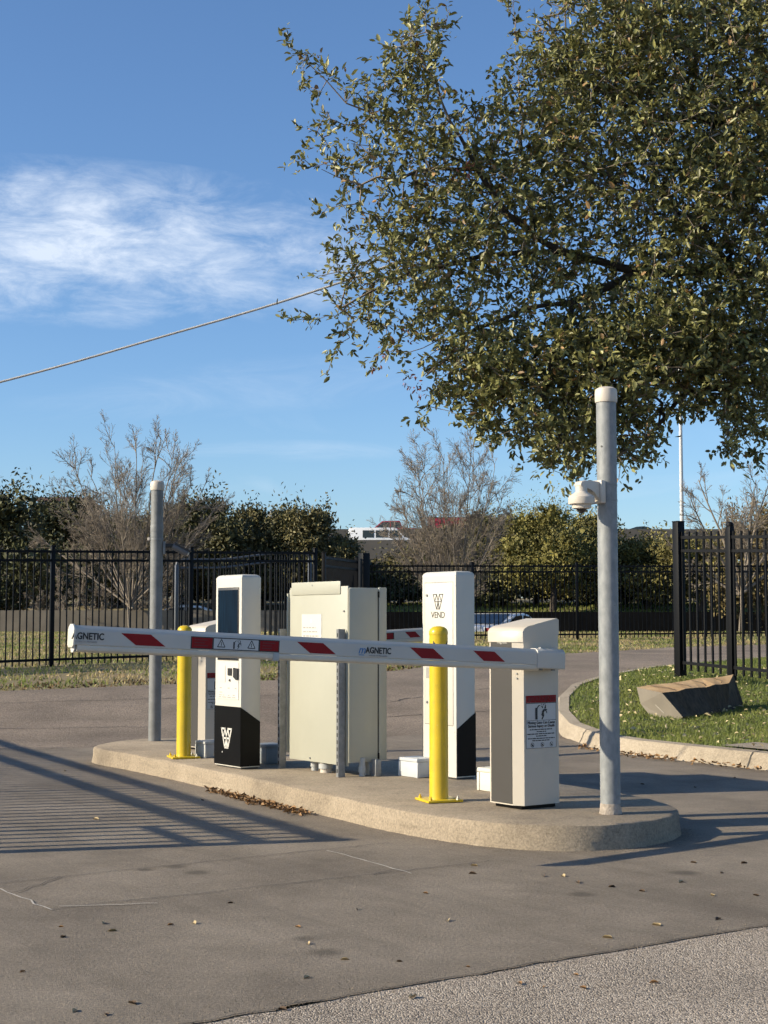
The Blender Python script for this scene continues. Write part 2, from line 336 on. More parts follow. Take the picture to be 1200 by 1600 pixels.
M_dgrey = mat('dark_grey_panel', (.050, .046, .042), 0.45, var=.08, scale=4)
M_grey = mat('grey_plastic', (.40, .41, .40), 0.55, var=.12, scale=7)
M_galv = mat('galvanised_steel', (.27, .28, .28), 0.6, metal=.15, col2=(.19, .20, .205), scale=16, bump=.06, bscale=90, stretch=(2, 2, 1))
M_galvold = mat('weathered_steel', (.215, .22, .22), 0.6, metal=.15, col2=(.15, .155, .155), scale=9, bump=.05, bscale=60)
M_strut = mat('strut_steel', (.26, .265, .265), 0.5, metal=.3, col2=(.17, .175, .18), scale=20)
M_cap = mat('cream_plastic_cap', (.58, .52, .44), 0.5, var=.1, scale=9)
M_yel = mat('yellow_paint', (.64, .45, .012), 0.32, col2=(.55, .38, .015), scale=6, bump=.03, bscale=40)
M_blk = mat('black_vinyl', (.012, .012, .012), 0.5)
M_red = mat('red_reflective', (.24, .004, .007), 0.5, var=.12, scale=12, spec=.2)
M_dred = mat('dark_red_print', (.10, .006, .008), 0.6)
M_boom = mat('white_boom', (.49, .465, .42), 0.45, var=.06, scale=4)
M_boomlow = mat('boom_rubber_edge', (.60, .55, .46), 0.5, var=.10, scale=5)
M_label = mat('white_vinyl', (.58, .56, .51), 0.5, var=.04)
M_greylabel = mat('grey_sign_vinyl', (.50, .50, .49), 0.5, var=.06)
M_print = mat('black_print', (.02, .02, .02), 0.6)
M_faint = mat('faint_print', (.30, .29, .27), 0.6)
M_blue = mat('blue_print', (.02, .16, .40), 0.5)
M_screen = mat('screen_glass', (.004, .007, .014), 0.3, spec=.04, col2=(.006, .018, .036), scale=9, stretch=(6, 1, .3))
M_lens = mat('tinted_dome', (.02, .018, .018), 0.08, spec=.7)
M_bolt = mat('zinc_bolt', (.45, .45, .43), 0.4, metal=.7)
M_fence = mat('black_fence_paint', (.005, .0055, .007), 0.55, var=.25, scale=9, spec=.16)
M_bark = mat('oak_bark', (.075, .058, .042), 0.9, col2=(.04, .032, .025), scale=14, bump=.9, bscale=30)
M_twig = mat('oak_twig', (.25, .20, .15), 0.85, col2=(.12, .095, .07), scale=9)
M_bare = mat('bare_branch', (.27, .225, .175), 0.85, col2=(.17, .14, .11), scale=4)
M_stone_t = mat('tan_sandstone', (.52, .36, .19), 0.85, col2=(.38, .24, .115), scale=5, bump=.5, bscale=25)
M_stone_s = mat('dark_weathered_stone', (.105, .075, .048), 0.9, col2=(.04, .03, .021), scale=7, bump=1, bscale=18, stretch=(3, 3, .7))
M_stone_e = mat('grey_sawn_stone', (.235, .205, .165), 0.85, var=.15, scale=5)
M_dryleaf = mat('dry_leaf', (.26, .15, .065), 0.8, isl=.5)
M_straw = mat('straw_leaf', (.52, .43, .24), 0.8, isl=.35)
M_cut = mat('saw_cut_sealant', (.06, .055, .05), 0.8, var=.3, scale=20)
M_cutl = mat('pale_saw_cut', (.50, .46, .40), 0.9, var=.25, scale=14)
M_cable = mat('aluminium_cable', (.48, .46, .43), 0.5, var=.2, scale=20)

wear(M_yel, (.30, .22, .05), 16, .60, .74, .6, (1, 1, .6)); wear(M_yel, (.62, .60, .5), 45, .66, .74, .5)
wear(M_cream, (.30, .28, .22), 3.5, .56, .80, .35, (1, 1, .25)); wear(M_cream, (.22, .20, .16), 22, .66, .76, .4)
wear(M_offwhite, (.34, .30, .24), 4, .58, .82, .3, (1, 1, .3)); wear(M_boom, (.28, .27, .25), 9, .58, .8, .3, (1, .3, 1))
wear(M_galv, (.26, .25, .24), 26, .60, .75, .5); wear(M_white, (.4, .37, .32), 5, .62, .85, .25, (1, 1, .3)); wear(M_cap, (.35, .31, .26), 12, .58, .8, .4)
# ------------------------------------------------------------------ ground, roads
g = sheet('ground', [(-3000, -200), (3000, -200), (3000, 4500), (-3000, 4500)], 0.0, M_soil)
verge = [(-40, 15.5), (-12, 18.6), (-5.1, 20.0), (-1.47, 21.6), (0.3, 23.4), (3.5, 29), (6.3, 33), (12, 36.6), (40, 42)]
asph = sheet('asphalt_road', [(-40, -60)] + verge + [(40, -60)], 0.006, M_road)
# concrete slab between the two asphalt areas
near = [(-9, -1.4), (-3.5, 2.66), (-0.54, 4.81), (0.22, 5.36), (1.56, 6.28), (9, 11.6)]
_n = []
for _a, _b in zip(near, near[1:]):
    _k = max(2, int(math.dist(_a, _b)/.07)); _n += [(_a[0] + (_b[0]-_a[0])*i/_k + random.gauss(0, .007), _a[1] + (_b[1]-_a[1])*i/_k + random.gauss(0, .007)) for i in range(_k)]
near = _n + [near[-1]]
conc = sheet('concrete_driveway', near + [(9, 14), (4, 15.4), (0.3, 16.2), (-1.2, 15.3), (-3.84, 15.0), (-9, 14.6)], 0.012, M_conc)
chip = sheet('chip_asphalt_road', [(-9, -20), (9, -20)] + near[::-1], 0.010, M_asph)
sheet('service_road', [(-1.6, 44.6), (60, 44.6), (60, 56), (-1.6, 56)], 0.006, M_groad)
def strip(name, pts, w, dz, m, parent):
    vs, fs = [], []
    for i, p in enumerate(pts):
        a = Vector(pts[max(i - 1, 0)]); b = Vector(pts[min(i + 1, len(pts) - 1)]); t = (b - a).normalized(); nn = Vector((-t.y, t.x)); ww = w * random.uniform(.7, 1.25)
        for s in (-1, 1): vs.append((p[0] + nn.x * s * ww / 2, p[1] + nn.y * s * ww / 2, H(p[1]) + dz))
    for i in range(len(pts) - 1): fs.append((2*i, 2*i+1, 2*i+3, 2*i+2))
    return pyobj(name, vs, fs, m, parent)
def wob(a, b, n=14, j=.006):
    return [(a[0] + (b[0]-a[0])*i/n + random.gauss(0, j), a[1] + (b[1]-a[1])*i/n + random.gauss(0, j)) for i in range(n + 1)]
strip('loop_saw_cut', wob((-2.6, 6.72), (-1.61, 7.44)) + wob((-1.61, 7.44), (.02, 8.60)), .0065, .0165, M_cut, conc)
strip('loop_saw_cut', wob((-1.45, 6.63), (0.02, 7.58)) + wob((0.02, 7.58), (0.55, 7.95)), .0065, .0165, M_cut, conc)
strip('loop_saw_cut', wob((-1.70, 7.02), (-1.58, 7.46), 6), .0065, .0170, M_cut, conc)
strip('loop_saw_cut', wob((-.06, 7.50), (.07, 7.72), 5), .0065, .0170, M_cut, conc)
strip('pale_saw_cut', wob((-1.84, 7.18), (-1.43, 6.60), 8), .009, .0180, M_cutl, conc)
strip('pale_saw_cut', wob((-1.42, 6.68), (-1.00, 6.76), 8), .008, .0180, M_cutl, conc)
strip('pale_saw_cut', wob((-.30, 8.29), (.14, 7.55), 10), .009, .0180, M_cutl, conc)
strip('slab_joint', wob((-9, 14.58), (-1.2, 15.28), 30, .02), .03, .0165, M_cut, conc)
strip('slab_edge_crack', near, .008, .0165, mat('dusty_crack', (.07, .058, .045), .9, var=.3, scale=20), conc)
for a, b in (((-7, 18.3), (-1.0, 19.7)), ((-5.2, 16.6), (-2.5, 16.9)), ((-1.2, 17.2), (1.7, 18.3)), ((.1, 19), (1.6, 20.6))):
    strip('road_crack', wob(a, b, 24, .03), .022, .0105, M_cut, asph)

# ------------------------------------------------------------------ raised kerbed areas
def smooth_closed(pts, n=4):
    P = [Vector(p) for p in pts]; out = []
    for i in range(len(P)):
        p0, p1, p2, p3 = P[i-1], P[i], P[(i+1) % len(P)], P[(i+2) % len(P)]
        for k in range(n):
            t = k / n; out.append(0.5*((2*p1) + (p2-p0)*t + (2*p0-5*p1+4*p2-p3)*t*t + (3*p1-p0-3*p2+p3)*t**3))
    return out
def inset(pts, d):
    n = len(pts); out = []
    area = sum(pts[i].x*pts[(i+1) % n].y - pts[(i+1) % n].x*pts[i].y for i in range(n)); sg = 1 if area > 0 else -1
    for i in range(n):
        t = (pts[(i+1) % n] - pts[i-1]).normalized(); out.append(pts[i] + Vector((-t.y, t.x)) * d * sg)
    return out
isl_pts = smooth_closed([(-2.62, 13.6), (-2.15, 12.82), (-1.48, 11.72), (-.5, 10.02), (0, 9.13), (.36, 8.66), (.7, 8.38), (1.05, 8.30), (1.42, 8.44), (1.69, 8.80), (1.76, 9.2), (1.55, 9.9), (.6, 11.45), (-.6, 13.2), (-1.45, 14.4), (-1.95, 14.62), (-2.42, 14.35)], 5)
bm = bmesh.new(); prof = [(0, 0), (.010, .06), (.016, .128), (.022, .144), (.038, .152)]
rings = []
for d, z in prof:
    rings.append([bm.verts.new((p.x + random.gauss(0, .0025), p.y + random.gauss(0, .0025), z + random.gauss(0, .0012))) for p in inset(isl_pts, d)])
n = len(isl_pts)
for a, b in zip(rings, rings[1:]):
    for i in range(n): bm.faces.new([a[i], a[(i+1) % n], b[(i+1) % n], b[i]])
bm.faces.new(rings[-1])
island = fin('traffic_island', bm, M_isl, None, smooth=True); island['kind'] = 'structure'
IZ = 0.153

lawn_out = [Vector(p) for p in [(9.2, 2.9), (6.6, 7.1), (5.0, 9.75), (4.0, 11.45), (3.2, 12.85), (2.72, 13.65), (2.32, 14.35), (2.06, 15.1), (1.89, 16.1), (1.9, 17.2), (2.05, 18.4), (2.35, 19.6), (2.95, 20.9), (3.7, 22.1), (4.6, 23.1), (6.2, 24.5), (9, 26), (20, 29), (40, 32)]]
def open_offset(pts, d):
    out = []
    for i, p in enumerate(pts):
        t = (pts[min(i+1, len(pts)-1)] - pts[max(i-1, 0)]).normalized(); out.append(p + Vector((t.y, -t.x)) * d)
    return out
lo = []
for a, b in zip(lawn_out, lawn_out[1:]):
    k = 5 if (b - a).length > .5 else 3
    lo += [a + (b - a) * i / k for i in range(k)]
lo.append(lawn_out[-1])
bm = bmesh.new(); rings = []
for d, z in [(0, 0), (.03, .05), (.055, .11), (.085, .145), (.20, .152), (.205, .10)]:
    rings.append([bm.verts.new((p.x, p.y, H(p.y) + z)) for p in open_offset(lo, d)])
for a, b in zip(rings, rings[1:]):
    for i in range(len(lo) - 1): bm.faces.new([a[i], b[i], b[i+1], a[i+1]])
kerb = fin('lawn_kerb', bm, M_kerb, None, smooth=True); kerb['kind'] = 'structure'
KPROF = [(0, 0), (.03, .05), (.055, .11), (.085, .145), (.20, .152)]
def kerb_joint(i, w=.007):
    t_ = (lo[i+1] - lo[i-1]).normalized(); vs, fs = [], []
    for d_, z_ in KPROF:
        p = lo[i] + Vector((t_.y, -t_.x)) * (d_ - .004)
        for s_ in (-1, 1): vs.append((p.x + t_.x*w*s_, p.y + t_.y*w*s_, H(p.y) + z_ + .003))
    for k in range(len(KPROF) - 1): fs.append((2*k, 2*k+1, 2*k+3, 2*k+2))
    pyobj('kerb_joint', vs, fs, M_cut, kerb)
for target in ((3.1, 13.0), (2.0, 15.4), (5.0, 9.75), (2.2, 19.1)):
    kerb_joint(min(range(1, len(lo) - 1), key=lambda k: (lo[k] - Vector(target)).length))
inner = open_offset(lo, .2)
lawn = sheet('lawn', [tuple(p) for p in inner] + [(40, 2.9)], .135, M_lawn)
PAD = [(3.02, 13.6), (3.42, 13.95), (6.5, 9.6), (6.0, 8.9), (4.2, 11.75)]
pad = sheet('concrete_pad', PAD if True else [(3.02, 13.6), (3.42, 13.95), (6.5, 9.6), (6.0, 8.9), (4.2, 11.75)], .162, M_kerb)
lid = lathe('meter_box_lid', [(.21, .16), (.21, .178), (.19, .182)], mat('rust_brown_lid', (.10, .045, .035), .7, var=.4, scale=14), None, 24, (0, 0, 0)); lid.location = (3.63, 13.18, .003); lid.scale = (1.25, .9, 1)
tag(lid, 'flat rust brown utility lid in the pale concrete pad by the lawn', 'utility lid')

# ------------------------------------------------------------------ poles and cameras
def pole(label, loc, h, m, r=.0585, cap_h=.085):
    t = thing('steel_pole', label, 'pole', loc)
    lathe('shaft', [(r, 0), (r, h - .05)], m, t, 32)
    lathe('cap', [(r + .005, h - cap_h - .01), (r + .0075, h - cap_h), (r + .0075, h - .035), (r + .003, h - .016), (r * .72, h - .004), (r * .3, h)], M_cap, t, 32)
    return t
pr = pole('tall galvanised steel pole with cream cap at near rounded end of island', (1.31, 8.80, IZ), 2.49, M_galv)
lathe('base_mortar', [(.066, 0), (.063, .03), (.0592, .06)], mat('flaking_base', (.42, .36, .30), .95, var=.4, scale=22, bump=.8), pr, 20)
h1 = lathe('drill_hole', [(.006, 0), (.006, .004)], M_blk, pr, 10, (0, 0, 0), 'y'); h1.location = (-.037, -.0475, 2.13); h1.rotation_euler = (0, 0, R(-38))
for z, a in ((1.92, -80), (1.80, -70), (1.2, -60)):
    s_ = lathe('scuff', [(.004, 0), (.004, .002)], M_strut, pr, 8, (0, 0, 0), 'y'); s_.location = (.059*math.cos(R(a)), .059*math.sin(R(a)), z); s_.rotation_euler = (0, 0, R(a + 90)); s_.scale = (2.2, 1, .8)
pl = pole('slim grey steel pole with cream cap at far end of island', (-2.15, 14.21, IZ), 2.45, M_galvold)
lathe('sleeve_joint', [(.060, 1.96), (.061, 1.965), (.061, 2.02), (.060, 2.025)], M_galvold, pl, 32)
lathe('clamp_band', [(.0615, 1.885), (.0615, 1.90)], M_strut, pl, 32); box('clamp_screw', (-.085, -.06, -.02, .0, 1.878, 1.907), M_cap, pl, .003)
lathe('sleeve_joint', [(.060, 1.905), (.0605, 1.91), (.0605, 1.92), (.060, 1.925)], M_galvold, pl, 32)

dc = thing('dome_camera', 'cream security dome camera bracketed to the tall near pole', 'camera', (1.31, 8.80, IZ + 1.86), ROTA)
bm = bmesh.new(); add_box(bm, -.045, .045, -.088, -.052, -.065, .07, .006); fin('mounting_plate', bm, M_cap, dc, True)
bm = bmesh.new()
pf = [(-.088, .062), (-.088, -.05), (-.105, -.03), (-.125, .0), (-.16, .018), (-.205, .02), (-.232, .024), (-.238, .04), (-.225, .056), (-.2, .062)]
o = prism('bracket_arm', pf, 'x', -.03, .03, M_cap, dc, .006)
lathe('neck', [(.034, .0), (.034, .03), (.030, .035)], M_cap, dc, 24, (0, -.205, -.005))
lathe('housing', [(.06, -.072), (.075, -.070), (.077, -.064), (.076, -.03), (.07, -.022), (.038, -.002), (.034, .006)], M_cap, dc, 32, (0, -.205, -.005))
lathe('skirt', [(.04, -.098), (.054, -.094), (.058, -.070)], M_cap, dc, 28, (0, -.205, -.005))
lathe('dome_lens', [(.004, -.123), (.016, -.119), (.026, -.109), (.031, -.096)], M_lens, dc, 24, (0, -.205, -.005))
for z in (.045, -.045): lathe('strap', [(.0605, z - .006), (.0605, z + .006)], M_strut, dc, 28)
bc = thing('bullet_camera', 'dark bullet camera hanging off the slim far pole', 'camera', (-2.15, 14.21, IZ + 1.78), R(8))
box('mounting_box', (.058, .082, -.025, .025, -.03, .09), M_strut, bc, .004)
box('arm', (.082, .16, -.02, .02, .03, .07), M_blk, bc, .004)
o = lathe('housing', [(.026, 0), (.034, .01), (.034, .15), (.030, .16)], mat('dark_grey_housing', (.13, .13, .135), .5), bc, 20, (0, 0, 0), 'x'); o.location = (.15, 0, .05); o.rotation_euler = (0, R(28), 0)
o = box('sun_hood', (0, .18, -.037, .037, .030, .040), M_dgrey, bc, .003); o.location = (.15, 0, .05); o.rotation_euler = (0, R(28), 0)
o = lathe('lens', [(.024, 0), (.02, .012)], M_label, bc, 16, (0, 0, 0), 'x'); o.location = (.291, 0, -.025); o.rotation_euler = (0, R(28), 0)

# ------------------------------------------------------------------ bollards
def bollard(label, loc, band):
    t = thing('bollard', label, 'bollard', loc, R(20), 'yellow steel bollards on the island')
    box('base_plate', (-.115, .115, -.115, .115, .002, .016), M_yel, t, .002)
    for x in (-.09, .09):
        for y in (-.09, .09): lathe('anchor_bolt', [(.011, .016), (.011, .026), (.006, .0265), (.006, .038)], M_bolt if x > 0 else M_yel, t, 6, (x, y, 0))
    lathe('post', [(.062, .016), (.059, .03), (.0575, 1.03)], M_yel, t, 32)
    lathe('cap', [(.0595, 1.028), (.0595, 1.045), (.053, 1.062), (.035, 1.075), (.012, 1.080)], M_yel, t, 32)
    if band:   # black chevrons wrapped on the post
        for a0 in (R(-75), R(115)):
            vs, fs = [], []; k = 10
            for i in range(k + 1):
                a = a0 + R(105) * (i / k - .5) - R(20); u = abs(i / k - .5) * 2; z = .93 + .06 * u
                for zz in (z - .045, z): vs.append((.0584 * math.cos(a), .0584 * math.sin(a), zz))
            for i in range(k): fs.append((2*i, 2*i+2, 2*i+3, 2*i+1))
            pyobj('black_chevron', vs, fs, M_blk, t)
    return t
bollard('yellow bollard with black chevron in front of the kiosk with the rear door', (.34, 9.42, IZ), True)
bollard('plain yellow bollard beside the kiosk with the screen, farther of the two', (-1.64, 12.42, IZ), False)

# ------------------------------------------------------------------ kiosks
KW, KD, KH = .395, .172, 1.47
def vlogo(parent, bars, name, cx, z0, w, h, t, m, y, flip):
    bm = bmesh.new(); s = -1 if flip else 1
    for (a, b) in bars:
        A = Vector(((a[0]-.5)*w*s, a[1]*h)); B = Vector(((b[0]-.5)*w*s, b[1]*h)); d = (B - A).normalized(); nn = Vector((-d.y, d.x)) * t / 2; A = A - d*t/2; B = B + d*t/2
        q = [A + nn, A - nn, B - nn, B + nn]; dy = -.0008 if not flip else .0008
        va = [bm.verts.new((cx + p.x, y, z0 + p.y)) for p in q]; vb = [bm.verts.new((cx + p.x, y + dy, z0 + p.y)) for p in q]
        bm.faces.new(vb); [bm.faces.new([va[i], va[(i+1) % 4], vb[(i+1) % 4], vb[i]]) for i in range(4)]
    return fin(name, bm, m, parent)
VB = [((0, 1), (.36, 1)), ((.64, 1), (1, 1)), ((0, 1), (.34, 0)), ((1, 1), (.66, 0)), ((.34, 0), (.66, 0)), ((.36, 1), (.5, .58)), ((.64, 1), (.5, .58)),
      ((.5, .58), (.5, 0)), ((.17, .5), (.83, .5)), ((.36, 1), (.17, .5)), ((.64, 1), (.83, .5)), ((.34, 0), (.5, .5)), ((.66, 0), (.5, .5))]
def kiosk_body(t):
    bm = bmesh.new(); add_box(bm, -KW/2, KW/2, 0, KD, 0.012, KH)
    top = [e for e in bm.edges if all(v.co.z > KH - .01 for v in e.verts)]
    bmesh.ops.bevel(bm, geom=top, offset=.036, segments=5, affect='EDGES', profile=.5)
    vert = [e for e in bm.edges if abs(e.verts[0].co.z - e.verts[1].co.z) > 1]
    bmesh.ops.bevel(bm, geom=vert, offset=.006, segments=2, affect='EDGES', profile=.5)
    fin('body', bm, M_white, t, True)
    # black cladding: front plate and slanted side plates
    box('front_cladding', (-KW/2 - .0015, KW/2 + .0015, -.004, -.0005, .020, .465), M_black, t)
    for s in (-1, 1):
        x = s * (KW/2 + .0005)
        prism('side_cladding', [(-.003, .020), (KD - .004, .020), (KD - .004, .352), (-.003, .465)], 'x', x, x + s * .003, M_black, t)
    box('plinth', (-KW/2 + .012, KW/2 - .012, .012, KD - .012, 0, .03), M_dgrey, t)
kA = Vector((-1.08, 11.43, IZ)) - U * KW/2
k1 = thing('ticket_kiosk', 'white ticket kiosk with dark screen and black lower half', 'kiosk', kA, ROTA, 'parking kiosks on the island')
kiosk_body(k1)
x0, x1 = -.148, .152
sf = box('screen_frame', (x0 - .008, x1 + .008, -.006, -.0005, .815, 1.372), M_dgrey, k1, .002)
box('screen_glass', (x0, x1, -.0085, -.0065, .825, 1.352), M_screen, sf)
rp = box('reader_panel', (-.155, .165, -.0035, -.0005, .52, .80), M_label, k1)
def on(n, b, m, p): return box(n, b, m, p)
on('ticket_slot_panel', (-.13, -.035, -.0065, -.004, .648, .775), M_label, rp)
on('card_reader', (.012, .065, -.012, -.004, .70, .755), M_blk, rp)
prism('keypad_reader', [(.098, .76), (.165, .755), (.165, .672), (.14, .668), (.098, .69)], 'y', -.014, -.004, M_blk, rp)
on('button', (.028, .044, -.010, -.004, .655, .672), M_dgrey, rp)
for i, (a, b, z) in enumerate([(-.12, -.09, .60), (.0, .03, .60), (.11, .135, .60), (-.125, -.08, .566), (-.13, -.1, .53), (-.08, -.02, .53), (.0, .05, .53), (.07, .12, .53), (-.13, -.09, .545), (-.07, -.05, .545), (.01, .03, .545), (.08, .11, .548)]):
    on('printed_mark', (a, b, -.0045, -.0035, z, z + .006), M_faint, rp)
vlogo(k1, VB, 'v_logo', -.01, .15, .15, .143, .0135, M_label, -.0045, False)
lathe('keyhole', [(.006, -.006), (.006, -.004)], M_grey, k1, 10, (-.07, 0, .115), 'y')

kB = Vector((.51, 10.69, IZ)) - U * KW/2 + W * KD
k2 = thing('exit_kiosk', 'white kiosk seen from behind with locked door reading VEND', 'kiosk', kB, ROTA + math.pi, 'parking kiosks on the island')
kiosk_body(k2)
sf = box('screen_frame', (x0 - .008, x1 + .008, -.006, -.0005, .815, 1.372), M_dgrey, k2, .002)
box('screen_glass', (x0, x1, -.0085, -.0065, .825, 1.352), M_screen, sf)
dy0 = KD
box('door_gap', (-.166, .166, dy0 - .001, dy0 + .0006, .372, 1.392), M_dgrey, k2)
door = box('rear_door', (-.163, .163, dy0 - .001, dy0 + .0022, .375, 1.389), M_white, k2, .001)
for z in (1.30, .53): lathe('lock', [(.0095, dy0 + .001), (.0095, dy0 + .009), (.006, dy0 + .010)], M_strut, door, 14, (.135, 0, z), 'y')
vlogo(door, VB, 'v_logo', .005, 1.20, .115, .105, .0055, M_print, dy0 + .0026, True)
text('vend_lettering', 'VEND', .064, M_print, door, (.005, dy0 + .003, 1.155), BACK, xs=.95)
box('notice', (.11, .15, dy0 + .0022, dy0 + .003, .70, .78), M_faint, door)
for z in (.33, .30): lathe('rivet', [(.004, dy0 + .0002), (.003, dy0 + .0025)], M_grey, k2, 8, (-.18, 0, z), 'y')

# ------------------------------------------------------------------ barrier gates
def sign_warning(parent, x, y0, y1, z0, z1):
    """warning sign on the +X side of a cabinet"""
    s = box('warning_sign', (x, x + .0015, y0, y1, z0, z1), M_greylabel, parent)
    w = y1 - y0; h = z1 - z0; xx = x + .0017; X2 = x + .0024
    def bar(n, a, b, c, d, m): return box(n, (xx, X2, y0 + a*w, y0 + b*w, z0 + c*h, z0 + d*h), m, s)
    bar('red_header', 0.0, 1, .865, 1, M_red)
    for a, b, c, d in ((0, .008, 0, 1), (.992, 1, 0, 1), (0.008, .992, 0, .006), (.008, .992, .525, .531), (.008, .992, .848, .862)): bar('border_line', a, b, c, d, M_print)
    text('warning_lettering', 'WARNING', .043, M_dred, s, (x + .003, y0 + .54*w, z0 + .932*h), SIDE, xs=.98)
    pyobj('alert_triangle', [(x + .003, y0 + .04*w, z0 + .885*h), (x + .003, y0 + .15*w, z0 + .885*h), (x + .003, y0 + .095*w, z0 + .975*h)], [(0, 1, 2)], M_dred, s)
    picto(s, x + .003, y0 + .46*w, z0 + .69*h, .29*h, 'x', 1.35)
    text('lettering', 'Moving Gate Can Cause', .0245, M_print, s, (x + .003, y0 + .5*w, z0 + .485*h), SIDE, xs=.9)
    text('lettering', 'Serious Injury or Death', .0245, M_print, s, (x + .003, y0 + .5*w, z0 + .42*h), SIDE, xs=.9)
    for zz, a, b in ((.355, .12, .88), (.315, .35, .66), (.272, .04, .96), (.232, .33, .68), (.187, .06, .94), (.147, .2, .8)):
        q = a
        while q < b - .02:
            e = min(b, q + random.uniform(.05, .12)); bar('fine_print', q, e, zz - .009, zz + .009, M_print); q = e + .018
    for c in (.2, .53, .83):
        rg = pyobj('prohibition_ring', [(0, r_*math.cos(a_*math.pi/9), r_*math.sin(a_*math.pi/9)) for r_ in (.0135, .0112) for a_ in range(18)], [(i_, (i_+1) % 18, 18 + (i_+1) % 18, 18 + i_) for i_ in range(18)], M_print, s); rg.location = (x + .003, y0 + c*w, z0 + .068*h)
        b_ = box('prohibition_slash', (0, .0007, -.012, .012, -.0016, .0016), M_print, s); b_.location = (xx + .0008, y0 + c*w, z0 + .068*h); b_.rotation_euler = (R(-42), 0, 0)
        b_ = box('prohibition_mark', (0, .0006, -.005, .004, -.006, .003), M_print, s); b_.location = (xx + .0008, y0 + c*w, z0 + .066*h)
    return s
def picto(parent, x, cy, cz, s, ax, th=1.2):
    """post with arm striking a falling figure, flat print"""
    bm = bmesh.new()
    def poly(pts):
        bm.faces.new([bm.verts.new((x, cy + p[0]*s, cz + p[1]*s)) for p in pts])
    poly([(-.42, -.5), (-.22, -.5), (-.22, .2), (-.1, .36), (.02, .38), (.02, .43), (-.14, .42), (-.28, .26), (-.42, .26)])
    def seg(a, b, t):
        A = Vector(a); B = Vector(b); d = (B - A).normalized(); nn = Vector((-d.y, d.x)) * t*th/2; poly([A + nn, A - nn, B - nn, B + nn])
    for a, b, t in (((.35, .12), (.22, -.08), .13), ((.22, -.08), (.34, -.2), .08), ((.34, -.2), (.16, -.5), .07), ((.22, -.08), (.16, -.24), .08), ((.16, -.24), (.36, -.27), .06), ((.38, .14), (.58, .0), .06), ((.58, .0), (.60, -.12), .05), ((.36, .16), (.62, .12), .05), ((.14, .38), (.24, .24), .07), ((.32, .42), (.26, .5), .05), ((.5, .44), (.48, .32), .06), ((.1, .46), (.16, .5), .04), ((.4, .48), (.46, .52), .04)): seg(a, b, t)
    k = [(.46 + .075*math.cos(i*math.pi/5), .27 + .075*math.sin(i*math.pi/5)) for i in range(10)]; poly(k)
    return fin('pictogram', bm, M_print, parent)
BW, BD = .272, .312
